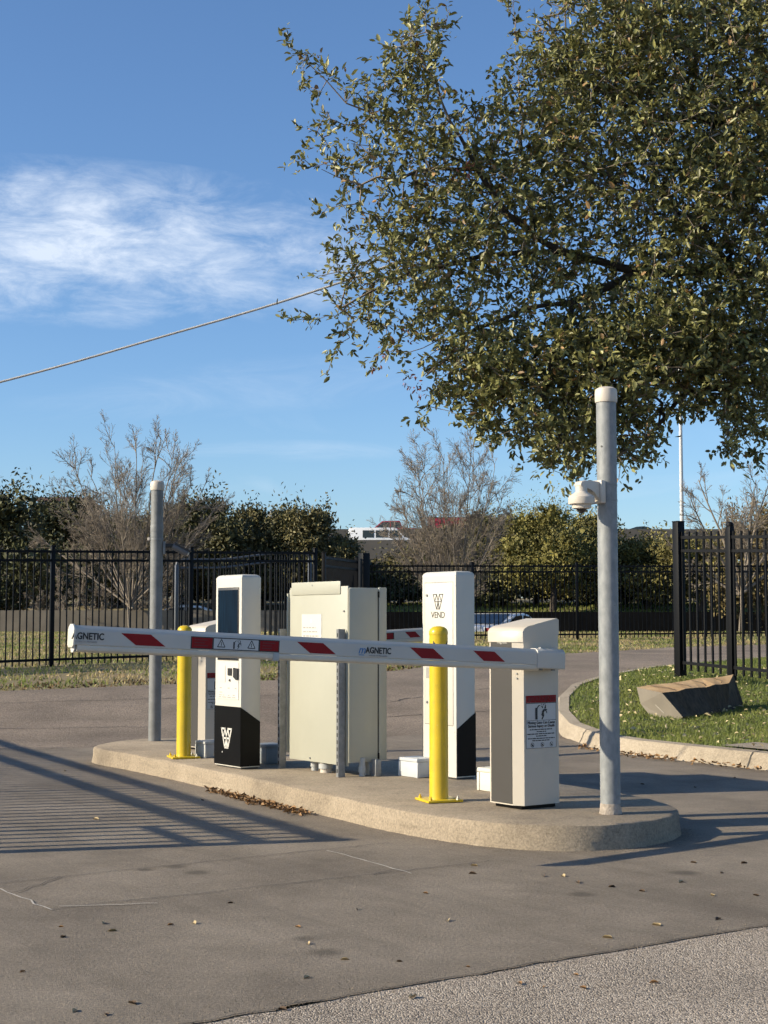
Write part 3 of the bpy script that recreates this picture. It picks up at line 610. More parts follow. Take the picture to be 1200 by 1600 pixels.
def barrier(label, K, blen, tilt, hub_y, side_dir, full, group='barrier gates on the island'):
    """K = base corner between front (-Y) and right side (+X); origin there"""
    t = thing('barrier_gate', label, 'barrier gate', K, ROTA, group)
    ch = [(-BW, 0), (-.062, 0), (0, .036), (0, BD), (-BW, BD)]
    prism('cabinet', ch, 'z', .022, 1.045, M_offwhite, t)
    box('foot', (-BW + .015, -.02, .03, BD - .015, 0, .022), M_black, t)
    box('front_panel', (-BW + .014, -.066, -.003, -.0002, .03, 1.012), M_dgrey, t)
    # lid: slopes down toward the front, rounded front edge
    side = [(-.008, .985), (-.010, 1.045), (.004, 1.066), (.03, 1.079), (BD - .012, 1.128), (BD + .004, 1.118), (BD + .004, 1.03)]
    bm = bmesh.new(); xs = [(-BW - .004, 0.0), (-.064, 0.0), (.004, .037)]
    rows = []
    for x, off in xs:
        rows.append([bm.verts.new((x, p[0] + (off if p[0] < .05 else 0), p[1])) for p in side])
    ns = len(side)
    for a, b in zip(rows, rows[1:]):
        for i in range(ns): bm.faces.new([a[i], b[i], b[(i+1) % ns], a[(i+1) % ns]])
    bm.faces.new(rows[0]); bm.faces.new(rows[-1][::-1])
    bmesh.ops.bevel(bm, geom=[e for e in bm.edges if len(e.link_faces) == 2 and e.calc_face_angle(0) > .6], offset=.004, segments=2, affect='EDGES')
    fin('lid', bm, M_offwhite, t, True)
    lt = text('lid_lettering', 'magnetic', .026, M_label, t, (-.15, -.0036, .985), FRONT, xs=1.0)
    for z in (.80, .772): lathe('screw', [(.0055, 0), (.0055, .004), (.003, .005)], M_bolt, t, 10, (-.037, .009, z), 'y')
    sign_warning(t, .0005, .05, BD - .022, .355, .668)
    # hub and boom
    lathe('hub', [(.05, 0), (.05, .03)], M_offwhite, t, 24, (0.0, hub_y, full['hz']), 'x')
    hz = full['hz']
    pf = [(.030, -.030), (.033, -.026), (.033, .040), (.029, .050), (.014, .064), (-.014, .064), (-.029, .050), (-.033, .040), (-.033, -.026), (-.030, -.030)]
    y_in, y_out = (.0, -blen) if side_dir < 0 else (.0, blen)
    boom = prism('boom', pf, 'y', y_in, y_out, M_boom, t, .0)
    boom.location = (.052, full['y0'], hz); boom.rotation_euler = (R(tilt), 0, 0)
    pf2 = [(.029, -.031), (.032, -.040), (.030, -.054), (.018, -.064), (-.018, -.064), (-.030, -.054), (-.032, -.040), (-.029, -.031)]
    e = -1 if side_dir < 0 else 1
    prism('bumper_edge', pf2, 'y', e*.18, y_out - e*.012, M_boomlow, boom, .0)
    o = prism('end_cap', [(x*1.06, z*1.05 + .0) for x, z in [(.033, -.030), (.034, .040), (.029, .052), (.014, .066), (-.014, .066), (-.029, .052), (-.034, .040), (-.033, -.030), (-.02, -.042), (.02, -.042)]], 'y', y_out, y_out + e*.012, M_white, boom, .003)
    lathe('bumper_plug', [(.02, 0), (.02, .008)], M_label, boom, 16, (0, 0, 0), 'y').location = (0, y_out - e*.011 if e > 0 else y_out, -.047)
    prism('flange', [(.037, -.050), (.040, -.044), (.040, .046), (.034, .056), (.017, .069), (-.030, .069), (-.040, .055), (-.050, .045), (-.050, -.045), (-.04, -.05)], 'y', e*-.02, e*.20, M_boom, boom, .004)
    for yy in (.05, .15):
        lathe('flange_bolt', [(.014, .064), (.014, .073), (.008, .078)], M_bolt, boom, 8, (.005, e*yy, 0)); lathe('flange_bolt', [(.013, -.060), (.013, -.050)], M_strut, boom, 8, (.01, e*yy, 0))
    return t, boom
def par(boom, a, b, sl, z0=-.020, z1=.036, x=.0336):
    """slanted red stripe between boom distances a (left) and b (right) as read from +X"""
    bm = bmesh.new(); q = [(a + sl, z0), (b, z0), (b - sl, z1), (a, z1)]
    va = [bm.verts.new((x - .0004, p[0], p[1])) for p in q]; vb = [bm.verts.new((x + .0004, p[0], p[1])) for p in q]
    bm.faces.new(vb); [bm.faces.new([va[i], va[(i+1) % 4], vb[(i+1) % 4], vb[i]]) for i in range(4)]
    fin('red_stripe', bm, M_red, boom)
def boom_sign(boom, c, wtot=.62, x=.0336):
    s = box('caution_strip', (x - .0004, x + .0003, c - wtot/2, c + wtot/2, -.024, .038), M_print, boom)
    return s
KR = Vector((.80, 8.955, IZ))
BLEN = 3.135
g1, bo = barrier('open-lane barrier with white boom crossing the picture and warning sign', KR, BLEN, -2.8, .17, -1, dict(hz=.872, y0=BD - .045))
g1['label'] = 'near barrier gate whose long white boom with red stripes crosses the foreground'
def tt(px):     # boom distance (negative toward the tip) for a column of the photograph
    q = (px - 600) / FPX; return -(1.083 - 9.055*q) / (.811 - .585*q) + .012 + .057 - .062
for a, b in ((193, 263), (467, 528), (643, 697), (741, 791)):
    par(bo, tt(a), tt(b), (tt(b) - tt(a)) * .34)
a, b = tt(302), tt(440)
def boxb(n, y0, y1, z0, z1, m, x=.0342, par_=None): return box(n, (x - .0003, x + .0003, y0, y1, z0, z1), m, par_ or bo)
cs = boxb('caution_strip', a, b, -.024, .038, M_print, .0336); w = b - a
for y0, y1 in ((a + .006, a + .235*w), (b - .225*w, b - .006)):
    boxb('red_field', y0, y1, -.019, .033, M_red, .0342, bo)
    for z in (.022, .008, -.006): boxb('fine_print', y0 + .014, y1 - .014 - random.uniform(0, .03), z - .002, z + .002, M_dred, .0348)
boxb('grey_field', a + .252*w, b - .245*w, -.019, .033, M_greylabel, .0342)
for c in (a + .335*w, a + .675*w):
    for p, q in (((-.022, -.013), (.022, -.013)), ((-.022, -.013), (0, .026)), ((.022, -.013), (0, .026))):
        A = Vector(p); B = Vector(q); d = (B - A).normalized(); nn = Vector((-d.y, d.x)) * .0022
        pyobj('alert_triangle', [(.0349, c + v.x, .004 + v.y) for v in (A + nn, A - nn, B - nn, B + nn)], [(0, 1, 2, 3)], M_print, bo)
    boxb('alert_mark', c - .0018, c + .0018, -.003, .016, M_print, .0349); boxb('alert_mark', c - .0018, c + .0018, -.0085, -.0055, M_print, .0349)
picto(bo, .0349, a + .505*w, .007, .046, 'x')
text('brand_initial', 'm', .064, M_blue, bo, (.0345, tt(568), .0095), SIDE, xs=.95, shear=.3)
text('brand_lettering', 'AGNETIC', .047, M_print, bo, (.0345, tt(594), .0085), SIDE, xs=.86, bold=.0011)
boxb('brand_underline', tt(563.5), tt(572), -.019, -.015, M_blue, .0345)
text('brand_tagline', 'ACCESS TO PROGRESS', .0105, M_faint, bo, (.0345, tt(593.5), -.019), SIDE, xs=1.15)
text('brand_lettering', 'AGNETIC', .045, M_print, bo, (.0345, tt(142), .012), SIDE, xs=.88, bold=.0011)
text('brand_tagline', 'ACCESS TO PROGRESS', .0105, M_faint, bo, (.0345, tt(139), -.014), SIDE, xs=1.1)
cl = box('boom_clip', (-.036, .038, tt(431), tt(440), -.068, -.026), M_grey, bo, .004)

KL = Vector((-1.575, 13.08, IZ))
g2, bo2 = barrier('farther barrier gate half hidden behind the screen kiosk', KL, 2.62, 2.6, .17, 1, dict(hz=.885, y0=.05))
for a, b in ((2.38, 2.56), (2.08, 2.26), (1.0, 1.2), (.5, .7)): par(bo2, a, b, .06)
boxb('caution_strip', 1.45, 1.95, -.024, .038, M_print, .0336, bo2); boxb('grey_field', 1.57, 1.80, -.019, .033, M_greylabel, .0342, bo2)
boxb('red_field', 1.46, 1.56, -.019, .033, M_red, .0342, bo2); boxb('red_field', 1.81, 1.94, -.019, .033, M_red, .0342, bo2)

# ------------------------------------------------------------------ utility enclosure on strut posts
CB = Vector((-.255, 10.87, 0))      # front right bottom corner
en = thing('utility_enclosure', 'cream steel utility enclosure bolted to two strut posts', 'utility cabinet', (CB.x, CB.y, IZ), ROTA)
EW, ED, z0, z1 = .82, .31, .11, 1.355
box('shell', (-EW, 0, .012, ED, z0, z1), M_cream, en, .005)
box('front_sheet', (-EW + .03, -.012, .0, .013, z0 - .035, z1 + .012), M_cream, en, .003)
box('top_plate', (-EW + .06, -.10, -.007, .0005, z1 - .045, z1 + .05), M_cream, en, .002)
box('side_sheet', (-.002, .006, .0, ED - .055, z0 - .012, z1 - .006), M_cream, en, .003)
box('door_seam', (-.001, .0055, ED - .054, ED - .048, z0 + .03, z1 - .03), M_black, en)
box('door_lip', (-.002, .010, ED - .047, ED + .022, z0 - .005, z1 + .004), M_cream, en, .003)
box('left_flange', (-EW - .012, -EW + .002, -.004, .05, z0 + .01, z1 - .03), M_cream, en, .003)
for z in (z0 + .015, z1 - .06): box('hinge_end', (.0, .013, ED - .056, ED - .044, z - .01, z + .035), M_black, en, .002)
nt_ = box('notice', (-.62, -.35, -.003, -.0004, .94, 1.165), M_label, en)
for k, (a, b, z) in enumerate([(-.60, -.43, 1.065), (-.60, -.41, 1.035), (-.60, -.385, 1.003), (-.58, -.39, .972)]):
    q = a
    while q < b: e = q + random.uniform(.018, .04); box('fine_print', (q, min(e, b), -.0036, -.003, z - .0045, z + .0045), M_faint, nt_); q = e + .01
lathe('seal_mark', [(.015, -.0036), (.015, -.003)], mat('pale_print', (.66, .65, .60), .6), nt_, 16, (-.49, 0, 1.115), 'y')
for x, z in ((-.47, z1 + .025), (-.055, z1 - .17), (-.5, z0 - .01)): lathe('screw', [(.006, -.009), (.005, -.005), (.006, .0)], M_strut, en, 8, (x, 0, z), 'y')
for x in (-EW - .02, -.045):
    p = thing('x', '', '') if False else None
    bm = bmesh.new()
    # C channel open to the back, holes punched down the left web
    add_box(bm, x - .014, x - .0115, -.066, -.008, 0, 1.055); add_box(bm, x + .0115, x + .014, -.066, -.008, 0, 1.055); add_box(bm, x - .0115, x + .0115, -.066, -.0635, 0, 1.055)
    sp_ = fin('strut_post', bm, M_strut, en)
    for i in range(20): box('slot', (x - .007, x + .007, -.0668, -.0662, .03 + i*.051, .058 + i*.051), M_blk, sp_)
for x, y, r in ((-.56, .08, .026), (-.46, .13, .020), (-.38, .06, .043), (-.16, .05, .018), (.0, .12, .022), (-.06, .2, .022), (-.02, .26, .02)):
    c_ = lathe('conduit', [(r, 0), (r, z0 + .02)], M_grey if r < .03 else M_cap, en, 18, (x, y, 0)); lathe('conduit_collar', [(r*1.25, .03), (r*1.25, .065)], M_grey, c_, 18, (x, y, 0))
box('bracket_foot', (.03, .085, .18, .23, 0, z0 + .01), M_strut, en, .003)

# ------------------------------------------------------------------ junction boxes
def jbox(label, loc, w, d, h, m, rot=ROTA):
    t = thing('junction_box', label, 'junction box', loc, rot, 'small junction boxes on the island')
    bm = bmesh.new(); add_box(bm, -w/2, w/2, -d/2, d/2, 0, h*.82, .006); fin('box_body', bm, m, t, True)
    box('lid', (-w/2 - .008, w/2 + .008, -d/2 - .008, d/2 + .008, h*.82, h), m, t, .005)
    for sx in (-1, 1): box('corner_boss', (sx*w/2 - .012, sx*w/2 + .012, -d/2 - .007, -d/2 + .012, 0, h*.8), m, t, .004)
    for sx in (-1, 1): lathe('lid_screw', [(.006, h), (.006, h + .004)], M_bolt, t, 8, (sx*(w/2 - .02), -d/2 + .02, 0))
    return t
jbox('light grey junction box by the kiosk with the rear door', (.24, 10.93, IZ), .21, .16, .135, mat('pale_grey_box', (.52, .54, .55), .5, var=.1))
jbox('grey junction box at the foot of the farther barrier gate', (-1.43, 12.50, IZ), .15, .18, .135, M_grey)
jbox('dark grey shaded junction box between screen kiosk and strut post', (-.905, 11.98, IZ), .20, .18, .15, mat('slate_box', (.20, .22, .24), .5, var=.15))
jbox('beige junction box behind the near barrier gate cabinet', (.735, 10.0, IZ), .17, .15, .15, mat('beige_box', (.66, .63, .54), .55, var=.1))

# ------------------------------------------------------------------ fences
def fence_run(name, label, a, b, npost, hgt, rails, sp, post_w=.064, picket=.019, over=.045, zf=H, end_big=None, cat='fence', gap=.05):
    a = Vector(a); b = Vector(b); d = b - a; Ln = d.length; rz = math.atan2(d.y, d.x)
    t = thing(name, label, cat, (a.x, a.y, zf(a.y)), rz)
    z0 = zf(a.y); slope = (zf(b.y) - z0) / Ln
    mesh_p = None
    for i in range(npost):
        x = Ln * i / (npost - 1); w = post_w/2; hh = hgt + over; big = end_big and i in end_big
        if big: w = end_big[i]/2; hh += .06
        p = box('post', (-w, w, -w, w, -.05, hh), M_fence, t, .004); p.location = (x, 0, slope*x)
        c_ = box('post_cap', (-w - .005, w + .005, -w - .005, w + .005, hh, hh + .016), M_fence, p, .006)
    for z in rails:
        r_ = box('rail', (0, math.hypot(Ln, slope*Ln), -.019, .019, -.02, .02), M_fence, t); r_.location = (0, 0, z); r_.rotation_euler = (0, -math.atan(slope), 0)
    bm = bmesh.new(); w = picket/2; add_box(bm, -w, w, -w, w, 0, hgt - gap); me = bpy.data.meshes.new('picket'); bm.to_mesh(me); bm.free(); me.materials.append(M_fence)
    n = int(Ln / sp)
    for i in range(n):
        x = sp * (i + .5)
        p = link(bpy.data.objects.new('picket', me), t); p.location = (x, 0, slope*x + gap)
    return t
# left fence, parallel with the lane-crossing direction
fd = Vector((.825, .565))
fa = Vector((-5.33, 24.2)) - fd * 2.48 * 2; 
fence_run('picket_fence', 'long black steel picket fence on the grass left of the island', fa, Vector((-5.33, 24.2)) + fd * 2.48 * 2, 5, 1.91, (1.875, 1.73, .14), .112)
fence_run('picket_fence', 'black steel picket fence farthest back beyond the curving road', (-.45, 36.2), (17.8, 39.6), 8, 1.86, (1.82, 1.68, .14), .112)
fence_run('picket_fence', 'short black picket fence panel left of the thick gate post', Vector((-5.33, 24.2)) + fd * 2.48 * 2 + Vector((.15, .2)), (-.55, 30.1), 2, 1.84, (1.80, 1.65, .14), .112)
gp = box('gate_post', (-.085, .085, -.085, .085, -.1, 1.98), M_fence, None, .006); gp.location = (-.40, 30.2, H(30.2)); gp.rotation_euler = (0, 0, R(35))
tag(gp, 'thick black steel gate post standing behind the cream utility enclosure', 'gate post')
# right fence beside the lawn, toward the camera
LAWNZ = lambda y: H(y) + .14
t = fence_run('picket_fence', 'near black picket fence with capped posts beside the stone block', (4.03, 20.55), (4.03 + .49*9, 20.55 - .87*9), 2, 1.98, (1.90, 1.72, .20), .145, .1, .024, .07, LAWNZ, {0: .118, 1: .118}, gap=.10)
for i, x in enumerate((1.02, 3.46, 5.9)):
    sl = (LAWNZ(20.55 - .87*9) - LAWNZ(20.55)) / 9
    p = box('post', (-.04, .04, -.04, .04, -.05, 2.04), M_fence, t, .004); p.location = (x, 0, sl*x)
    lathe('post_cap', [(.050, 2.04), (.054, 2.06), (.043, 2.085), (.018, 2.10)], M_fence, p, 14)
# arched sliding gate behind the left fence
def arched_gate():
    A = at(276, 900, 28.2); B = at(484, 900, 29.6); d = Vector((B.x - A.x, B.y - A.y)); Ln = d.length; rz = math.atan2(d.y, d.x); z0 = H(A.y)
    t = thing('sliding_gate', 'dark sliding gate with swept double top rail behind left fence', 'gate', (A.x, A.y, z0), rz)
    def top(u):   # height along the gate
        s = min(max((u - .25) / .55, 0), 1); s = s*s*(3 - 2*s); return 1.79 + .13*s + .05*u
    Mg = mat('grey_gate_steel', (.10, .105, .115), .4, var=.2, scale=8)
    for k, dz in enumerate((0, -.155)):
        pts = [(Ln*i/16, top(i/16) + dz) for i in range(17)]
        if k == 0: pts = [(-.0, top(0) - .10), (.015, top(0) - .03)] + pts[1:-1] + [(Ln - .07, top(1) - .012), (Ln - .015, top(1) - .05), (Ln, top(1) - .12)]
        V, Fq = tube_mesh([((p[0], 0, p[1]), (q[0], 0, q[1]), .026, .026) for p, q in zip(pts, pts[1:])], 6); np_mesh('top_rail', V, Fq, Mg, t, True)
    for x in (0, Ln): box('stile', (x - .03, x + .03, -.03, .03, .05, top(x/Ln) - .1), Mg, t, .004)
    box('bottom_rail', (0, Ln, -.03, .03, .10, .17), M_fence, t)
    n = int(Ln / .105)
    for i in range(1, n): x = Ln*i/n; box('picket', (x - .012, x + .012, -.012, .012, .12, top(x/Ln) - .02), M_fence, t)
arched_gate()
# gate leaf standing open beside the lane, left of the picture (its shadow falls across the driveway)
def open_gate():
    a = Vector((-4.02, 7.80)); d = Vector((-.465, .885)); Ln = 9.0; t = thing('open_gate', 'tall black picket gate swung open left of the lane, seen by its shadow', 'gate', (a.x, a.y, 0), math.atan2(d.y, d.x))
    for x, w in ((0, .10), (.86, .06), (3.1, .06), (5.5, .06), (Ln, .09)): box('stile', (x - w/2, x + w/2, -w/2, w/2, .06, 1.84), M_fence, t, .003)
    for z in (1.80, 1.60, .16): box('rail', (0, Ln, -.028, .028, z - .03, z + .03), M_fence, t)
    box('lock_rail', (0, .86, -.02, .02, 1.42, 1.46), M_fence, t)
    bm = bmesh.new(); add_box(bm, -.02, .02, -.02, .02, .10, 1.78); me = bpy.data.meshes.new('picket'); bm.to_mesh(me); bm.free(); me.materials.append(M_fence)
    for i in range(1, int(Ln / .172)): link(bpy.data.objects.new('picket', me), t).location = (i*.172, 0, 0)
open_gate()

# ------------------------------------------------------------------ stone block on the lawn
def stone_block():
    c0 = at(1045, 1105, 16.6); t = thing('stone_block', 'rough quarried stone block with tan sawn top lying on the lawn', 'stone block', (2.78, 16.55, H(16.55) + .135), 0)
    # cross-section at near end and far end, ordered: top-left, top-right, bottom-right, bottom-mid, left-low
    z = lambda v: v
    sA = [(.04, .33, .33), (.26, .0, .285), (.46, -.12, .03), (.40, .0, -.05), (.22, .2, -.05), (.08, .33, .15)]
    sB = [(1.31, 1.15, .447), (1.166, .75, .36), (1.128, .64, .05), (1.2, .75, -.05), (1.35, .95, -.05), (1.40, 1.08, .12)]
    rows = []; k = 9
    for i in range(k + 1):
        f = i / k
        rows.append([Vector(a).lerp(Vector(b), f) + (Vector((random.gauss(0, .010), random.gauss(0, .010), random.gauss(0, .006))) if 0 < i < k else Vector()) for a, b in zip(sA, sB)])
    n = len(sA)
    def face_strip(idx):
        vs, fs = [], []
        for r_ in rows: vs += [r_[j % n] for j in idx]
        w = len(idx)
        for i in range(k):
            for j in range(w - 1): fs.append((i*w + j, i*w + j + 1, (i+1)*w + j + 1, (i+1)*w + j))
        return vs, fs
    vs, fs = face_strip([0, 1]); o = pyobj('top_face', vs, fs, M_stone_t, t)
    vs, fs = face_strip([1, 2, 3, 4, 5, 6]); pyobj('rough_side', vs, fs, M_stone_s, t)
    pyobj('sawn_end', rows[0], [tuple(range(n))], M_stone_e, t); pyobj('broken_end', rows[-1], [tuple(range(n))[::-1]], M_stone_s, t)
    a, b, c_ = rows[0][0], rows[0][1], rows[0][3]; nn = (rows[0][1] - rows[0][0]).cross(rows[0][3] - rows[0][0]).normalized()
    if nn.y > 0: nn = -nn
    ctr = sum(rows[0], Vector()) / n
    dn = (rows[0][3] - rows[0][0]).normalized()*.09; sd = (rows[0][1] - rows[0][0]).normalized()*.008
    pyobj('drill_groove', [ctr - dn - sd + nn*.003, ctr - dn + sd + nn*.003, ctr + dn + sd + nn*.003, ctr + dn - sd + nn*.003], [(0, 1, 2, 3)], M_cutl, t)
    for s in range(4):
        f = .2 + .2*s; i = int(f*k); p, q = rows[i][0].lerp(rows[i][1], .1), rows[i+1][0].lerp(rows[i+1][1], .9); m_ = p.lerp(q, .5) + Vector((.05, -.02, 0)); d = Vector((.006, .006, .0)); u_ = Vector((0, 0, .006))
        pyobj('crack', [p - d + u_, p + d + u_, m_ + d + u_, m_ - d + u_, q + d + u_, q - d + u_], [(0, 1, 2, 3), (3, 2, 4, 5)], M_stone_s, t)
stone_block()

# ------------------------------------------------------------------ overhead cable
cp = [at(-420, 700, 12.2), at(0, 597, 12.2), at(250, 527, 12.2), at(485, 457, 12.2), at(785, 350, 12.2), at(1013, 257, 12.2), at(1300, 125, 12.2), at(1750, -110, 12.2)]
cpts = []
for i in range(len(cp) - 1):
    p0, p1, p2, p3 = cp[max(i-1, 0)], cp[i], cp[i+1], cp[min(i+2, len(cp)-1)]
    for k in range(10):
        tq = k/10; cpts.append(0.5*((2*p1) + (p2-p0)*tq + (2*p0-5*p1+4*p2-p3)*tq*tq + (3*p1-p0-3*p2+p3)*tq**3))
V, Fq = tube_mesh([(a, b, .0095, .0095) for a, b in zip(cpts, cpts[1:])], 8)
tag(np_mesh('overhead_cable', V, Fq, M_cable, None, True), 'pale overhead cable sagging across the sky into the oak crown', 'cable')

# ------------------------------------------------------------------ live oak
def live_oak():
    root = thing('live_oak_tree', 'large live oak whose leafy crown fills the upper right', 'tree', (6.5, 14.2, LAWNZ(14.2)))
    O = np.array(root.location)
    limbs = []
    def A(px, py, Y): return np.array(at(px, py, Y))
    tb = O.copy(); fork = np.array([6.15, 14.0, 2.7])
    trunk = [tb, tb + [-.05, 0, .7], tb + [-.1, -.05, 1.5], fork]
    limbs.append(trunk)
    limbs.append([fork, A(1420, 590, 13.2), A(1290, 585, 12.8), A(1153, 599, 12.4), A(1074, 615, 12.2), A(1037, 652, 12.0), A(1005, 685, 11.9), A(960, 715, 11.8)])
    limbs.append([fork, np.array([5.2, 13.8, 3.6]), A(1330, 440, 13.2), A(1150, 425, 12.8), A(1000, 425, 12.5), A(873, 392, 12.2), A(794, 336, 12.0), A(743, 261, 11.9), A(719, 219, 11.8), A(680, 130, 11.7), A(640, 60, 11.6)])
    limbs.append([A(873, 392, 12.2), A(835, 372, 12.2), A(822, 300, 12.3), A(812, 160, 12.4), A(803, 40, 12.5), A(798, -30, 12.5)])
    limbs.append([A(873, 392, 12.2), A(760, 395, 12.0), A(660, 420, 11.9), A(580, 455, 11.8), A(530, 480, 11.7)])
    limbs.append([A(1000, 425, 12.5), A(900, 470, 12.2), A(810, 485, 12.0), A(720, 525, 11.9), A(665, 590, 11.8)])
    limbs.append([A(900, 470, 12.2), A(870, 540, 12.0), A(850, 620, 11.9), A(880, 690, 11.8)])
    limbs.append([A(743, 261, 11.9), A(650, 270, 11.8), A(560, 285, 11.7), A(500, 265, 11.6)])
    limbs.append([A(743, 261, 11.9), A(620, 200, 11.8), A(540, 160, 11.7), A(480, 95, 11.6)])
    limbs.append([fork, np.array([5.6, 13.9, 4.4]), A(1400, 200, 13.6), A(1260, 140, 13.2), A(1160, 60, 13), A(1040, -60, 12.8)])
    limbs.append([A(1260, 140, 13.2), A(1120, 190, 12.6), A(1000, 180, 12.2), A(900, 120, 12.0), A(860, 40, 12.0)])
    limbs.append([A(1150, 425, 12.8), A(1080, 340, 12.3), A(980, 290, 12.0), A(900, 250, 11.9)])
    limbs.append([fork, np.array([6.4, 13.2, 4.2]), np.array([6.2, 12.0, 5.4]), np.array([5.4, 11.4, 6.2])])
    limbs.append([fork, np.array([7.2, 14.4, 4.0]), np.array([8.6, 14.6, 5.2]), np.array([9.6, 14.8, 6.4])])
    limbs.append([fork, np.array([6.6, 15.2, 4.2]), np.array([6.4, 16.4, 5.6]), np.array([6.0, 17, 6.6])])
    nodes, par_ = [], []
    def addn(p, k): nodes.append(np.array(p, float)); par_.append(k); return len(nodes) - 1
    for li, lm in enumerate(limbs):
        if li == 0: prev = addn(lm[0], -1)
        else:
            D = np.linalg.norm(np.array(nodes) - lm[0], axis=1); prev = int(D.argmin())
        for a, b in zip(lm, lm[1:]):
            a = np.array(a); b = np.array(b); k = max(1, int(np.linalg.norm(b - a) / .16))
            for i in range(1, k + 1):
                j = rng.normal(0, .012, 3) if li else 0
                prev = addn(a + (b - a)*i/k + j, prev)
    # crown volume: ellipsoids (centre, radii, number of shoots)
    ell = [(A(1040, 290, 12.3), (1.3, 1.05, 1.8), 1900), (A(1200, 330, 12.4), (1.05, 1.1, 1.8), 1350), (A(760, 390, 12.0), (.78, .7, .76), 420), (A(860, 210, 12.1), (.66, .7, .78), 360), (A(640, 430, 11.85), (.66, .5, .6), 220),
           (A(660, 250, 11.85), (.70, .5, .7), 260), (A(860, 600, 11.95), (.9, .7, .54), 680), (A(1000, 560, 12.0), (.85, .8, .58), 650), (A(740, 560, 11.9), (.45, .5, .40), 150),
           (A(900, 690, 11.85), (.42, .45, .27), 120), (A(990, 690, 11.9), (.27, .4, .20), 60), (A(1150, 570, 12.2), (.66, .7, .44), 330), (A(1165, 665, 12.0), (.24, .3, .30), 60), (A(650, 90, 11.7), (.22, .3, .42), 60), (A(960, 60, 12.2), (.66, .7, .64), 420),
           (A(1150, 80, 12.8), (1.15, 1.0, 1.15), 800), (np.array([6.0, 13.6, 6.3]), (2.6, 2.4, 1.7), 900), (np.array([8.3, 14.4, 5.2]), (1.9, 2.2, 1.9), 420), (np.array([5.2, 14.2, 4.4]), (1.6, 1.8, 1.1), 420), (np.array([5.0, 13.0, 5.9]), (1.8, 1.5, 1.3), 420)]
    pts = []
    for c, r, k in ell:
        v = unit(rng.normal(size=(k, 3))) * (rng.random((k, 1)) ** (1/2.6)); pts.append(c + v * np.array(r))
    # sprays: shoots strung along lines that stick out of the crown
    sprays = [((700, 250), (600, 180), (520, 120), (440, 58)), ((620, 260), (540, 255), (450, 243)), ((600, 330), (550, 330), (500, 330)), ((560, 440), (520, 420), (485, 425)), ((580, 470), (520, 490), (450, 498)), ((560, 500), (525, 540), (510, 590)), ((680, 130), (650, 60), (622, 15)), ((650, 90), (690, 40), (700, 10)), ((803, 60), (800, 20), (795, -20)), ((600, 200), (560, 150), (535, 150)), ((690, 600), (660, 640), (650, 670)), ((700, 640), (740, 660), (790, 690)), ((880, 690), (890, 730), (880, 760)), ((640, 560), (600, 545), (585, 575)), ((950, 700), (970, 730), (975, 760)), ((1130, 640), (1150, 690), (1150, 735)), ((560, 300), (520, 250), (480, 180)), ((830, 120), (850, 60), (855, 10)), ((620, 150), (600, 100), (615, 60)), ((640, 100), (590, 130), (560, 160)), ((520, 200), (490, 140), (468, 110))]
    for sp_ in sprays:
        Y = rng.uniform(11.5, 12.1); q = [A(x, y, Y + rng.normal(0, .05)) for x, y in sp_]
        for a, b in zip(q, q[1:]):
            k = max(2, int(np.linalg.norm(b - a) / .055))
            for i in range(k): pts.append((a + (b - a)*i/k + rng.normal(0, .028, 3))[None, :])
    pts = np.concatenate(pts)
    pts = pts[pts[:, 2] > 2.15]
    base = np.array(nodes); dist = np.array([np.linalg.norm(base - p, axis=1).min() for p in pts]); order = np.argsort(dist)
    cap = len(nodes) + 3*len(pts); arr = np.zeros((cap, 3)); arr[:len(nodes)] = base; cnt = len(nodes)
    tips = []
    for idx in order:
        p = pts[idx]; dd = np.linalg.norm(arr[:cnt] - p, axis=1); k = int(dd.argmin()); d0 = dd[k]
        prev = k; steps = 2 if d0 > .22 else 1
        for s in range(1, steps + 1):
            q = arr[k] + (p - arr[k])*s/steps
            if s < steps: q = q + rng.normal(0, d0*.07, 3) + np.array([0, 0, -d0*.05])
            nodes.append(q); par_.append(prev); arr[cnt] = q; prev = cnt; cnt += 1
        tips.append((prev, k))
    NP = np.array(nodes); PA = np.array(par_)
    rad2 = np.zeros(len(NP)); kids = np.bincount(PA[PA >= 0], minlength=len(NP))
    rad2[kids == 0] = .0024 ** 2.3
    for i in range(len(NP) - 1, 0, -1): rad2[PA[i]] += rad2[i]
    rr = np.minimum(rad2 ** (1/2.3), .26) 
    thick, thin = [], []
    for i in range(1, len(NP)):
        k = PA[i]; (thick if rr[i] > .011 else thin).append((NP[k] - O, NP[i] - O, min(rr[k], rr[i]*1.6), rr[i]))
    V, Fq = tube_mesh(thick, 8); trunk_o = np_mesh('trunk', V, Fq, M_bark, root, True); tag(trunk_o, 'dark trunk and limbs')
    V, Fq = tube_mesh(thin, 4); tag(np_mesh('twigs', V, Fq, M_twig, root, True), kind='stuff')
    # leaves in shoots
    ti = np.array([t_[0] for t_ in tips]); outd = unit(unit(NP[ti] - NP[PA[ti]]) + rng.normal(0, .35, (len(ti), 3)) + np.array([0, -.05, .12]))
    vis = (NP[ti][:, 0] < 4.6) & (NP[ti][:, 2] < 6.6)
    per = np.where(vis, rng.integers(8, 17, len(ti)), 7)
    rep = np.repeat(np.arange(len(ti)), per); m = len(rep); f = rng.random(m)
    sl = rng.uniform(.12, .28, len(ti))
    p = NP[ti][rep] + outd[rep] * (sl[rep] * (f - .35))[:, None] + rng.normal(0, .012, (m, 3))
    d = unit(outd[rep]*.75 + unit(rng.normal(size=(m, 3)))*.85 + np.array([0, 0, -.08]))
    nr = unit(rng.normal(size=(m, 3))*.8 + np.array([-.25, -.3, .7]) + .5*outd[rep]); sz = np.where(vis[rep], 1.0, 1.7)
    ln = rng.uniform(.030, .078, m)*sz; wd = ln*rng.uniform(.36, .52, m)
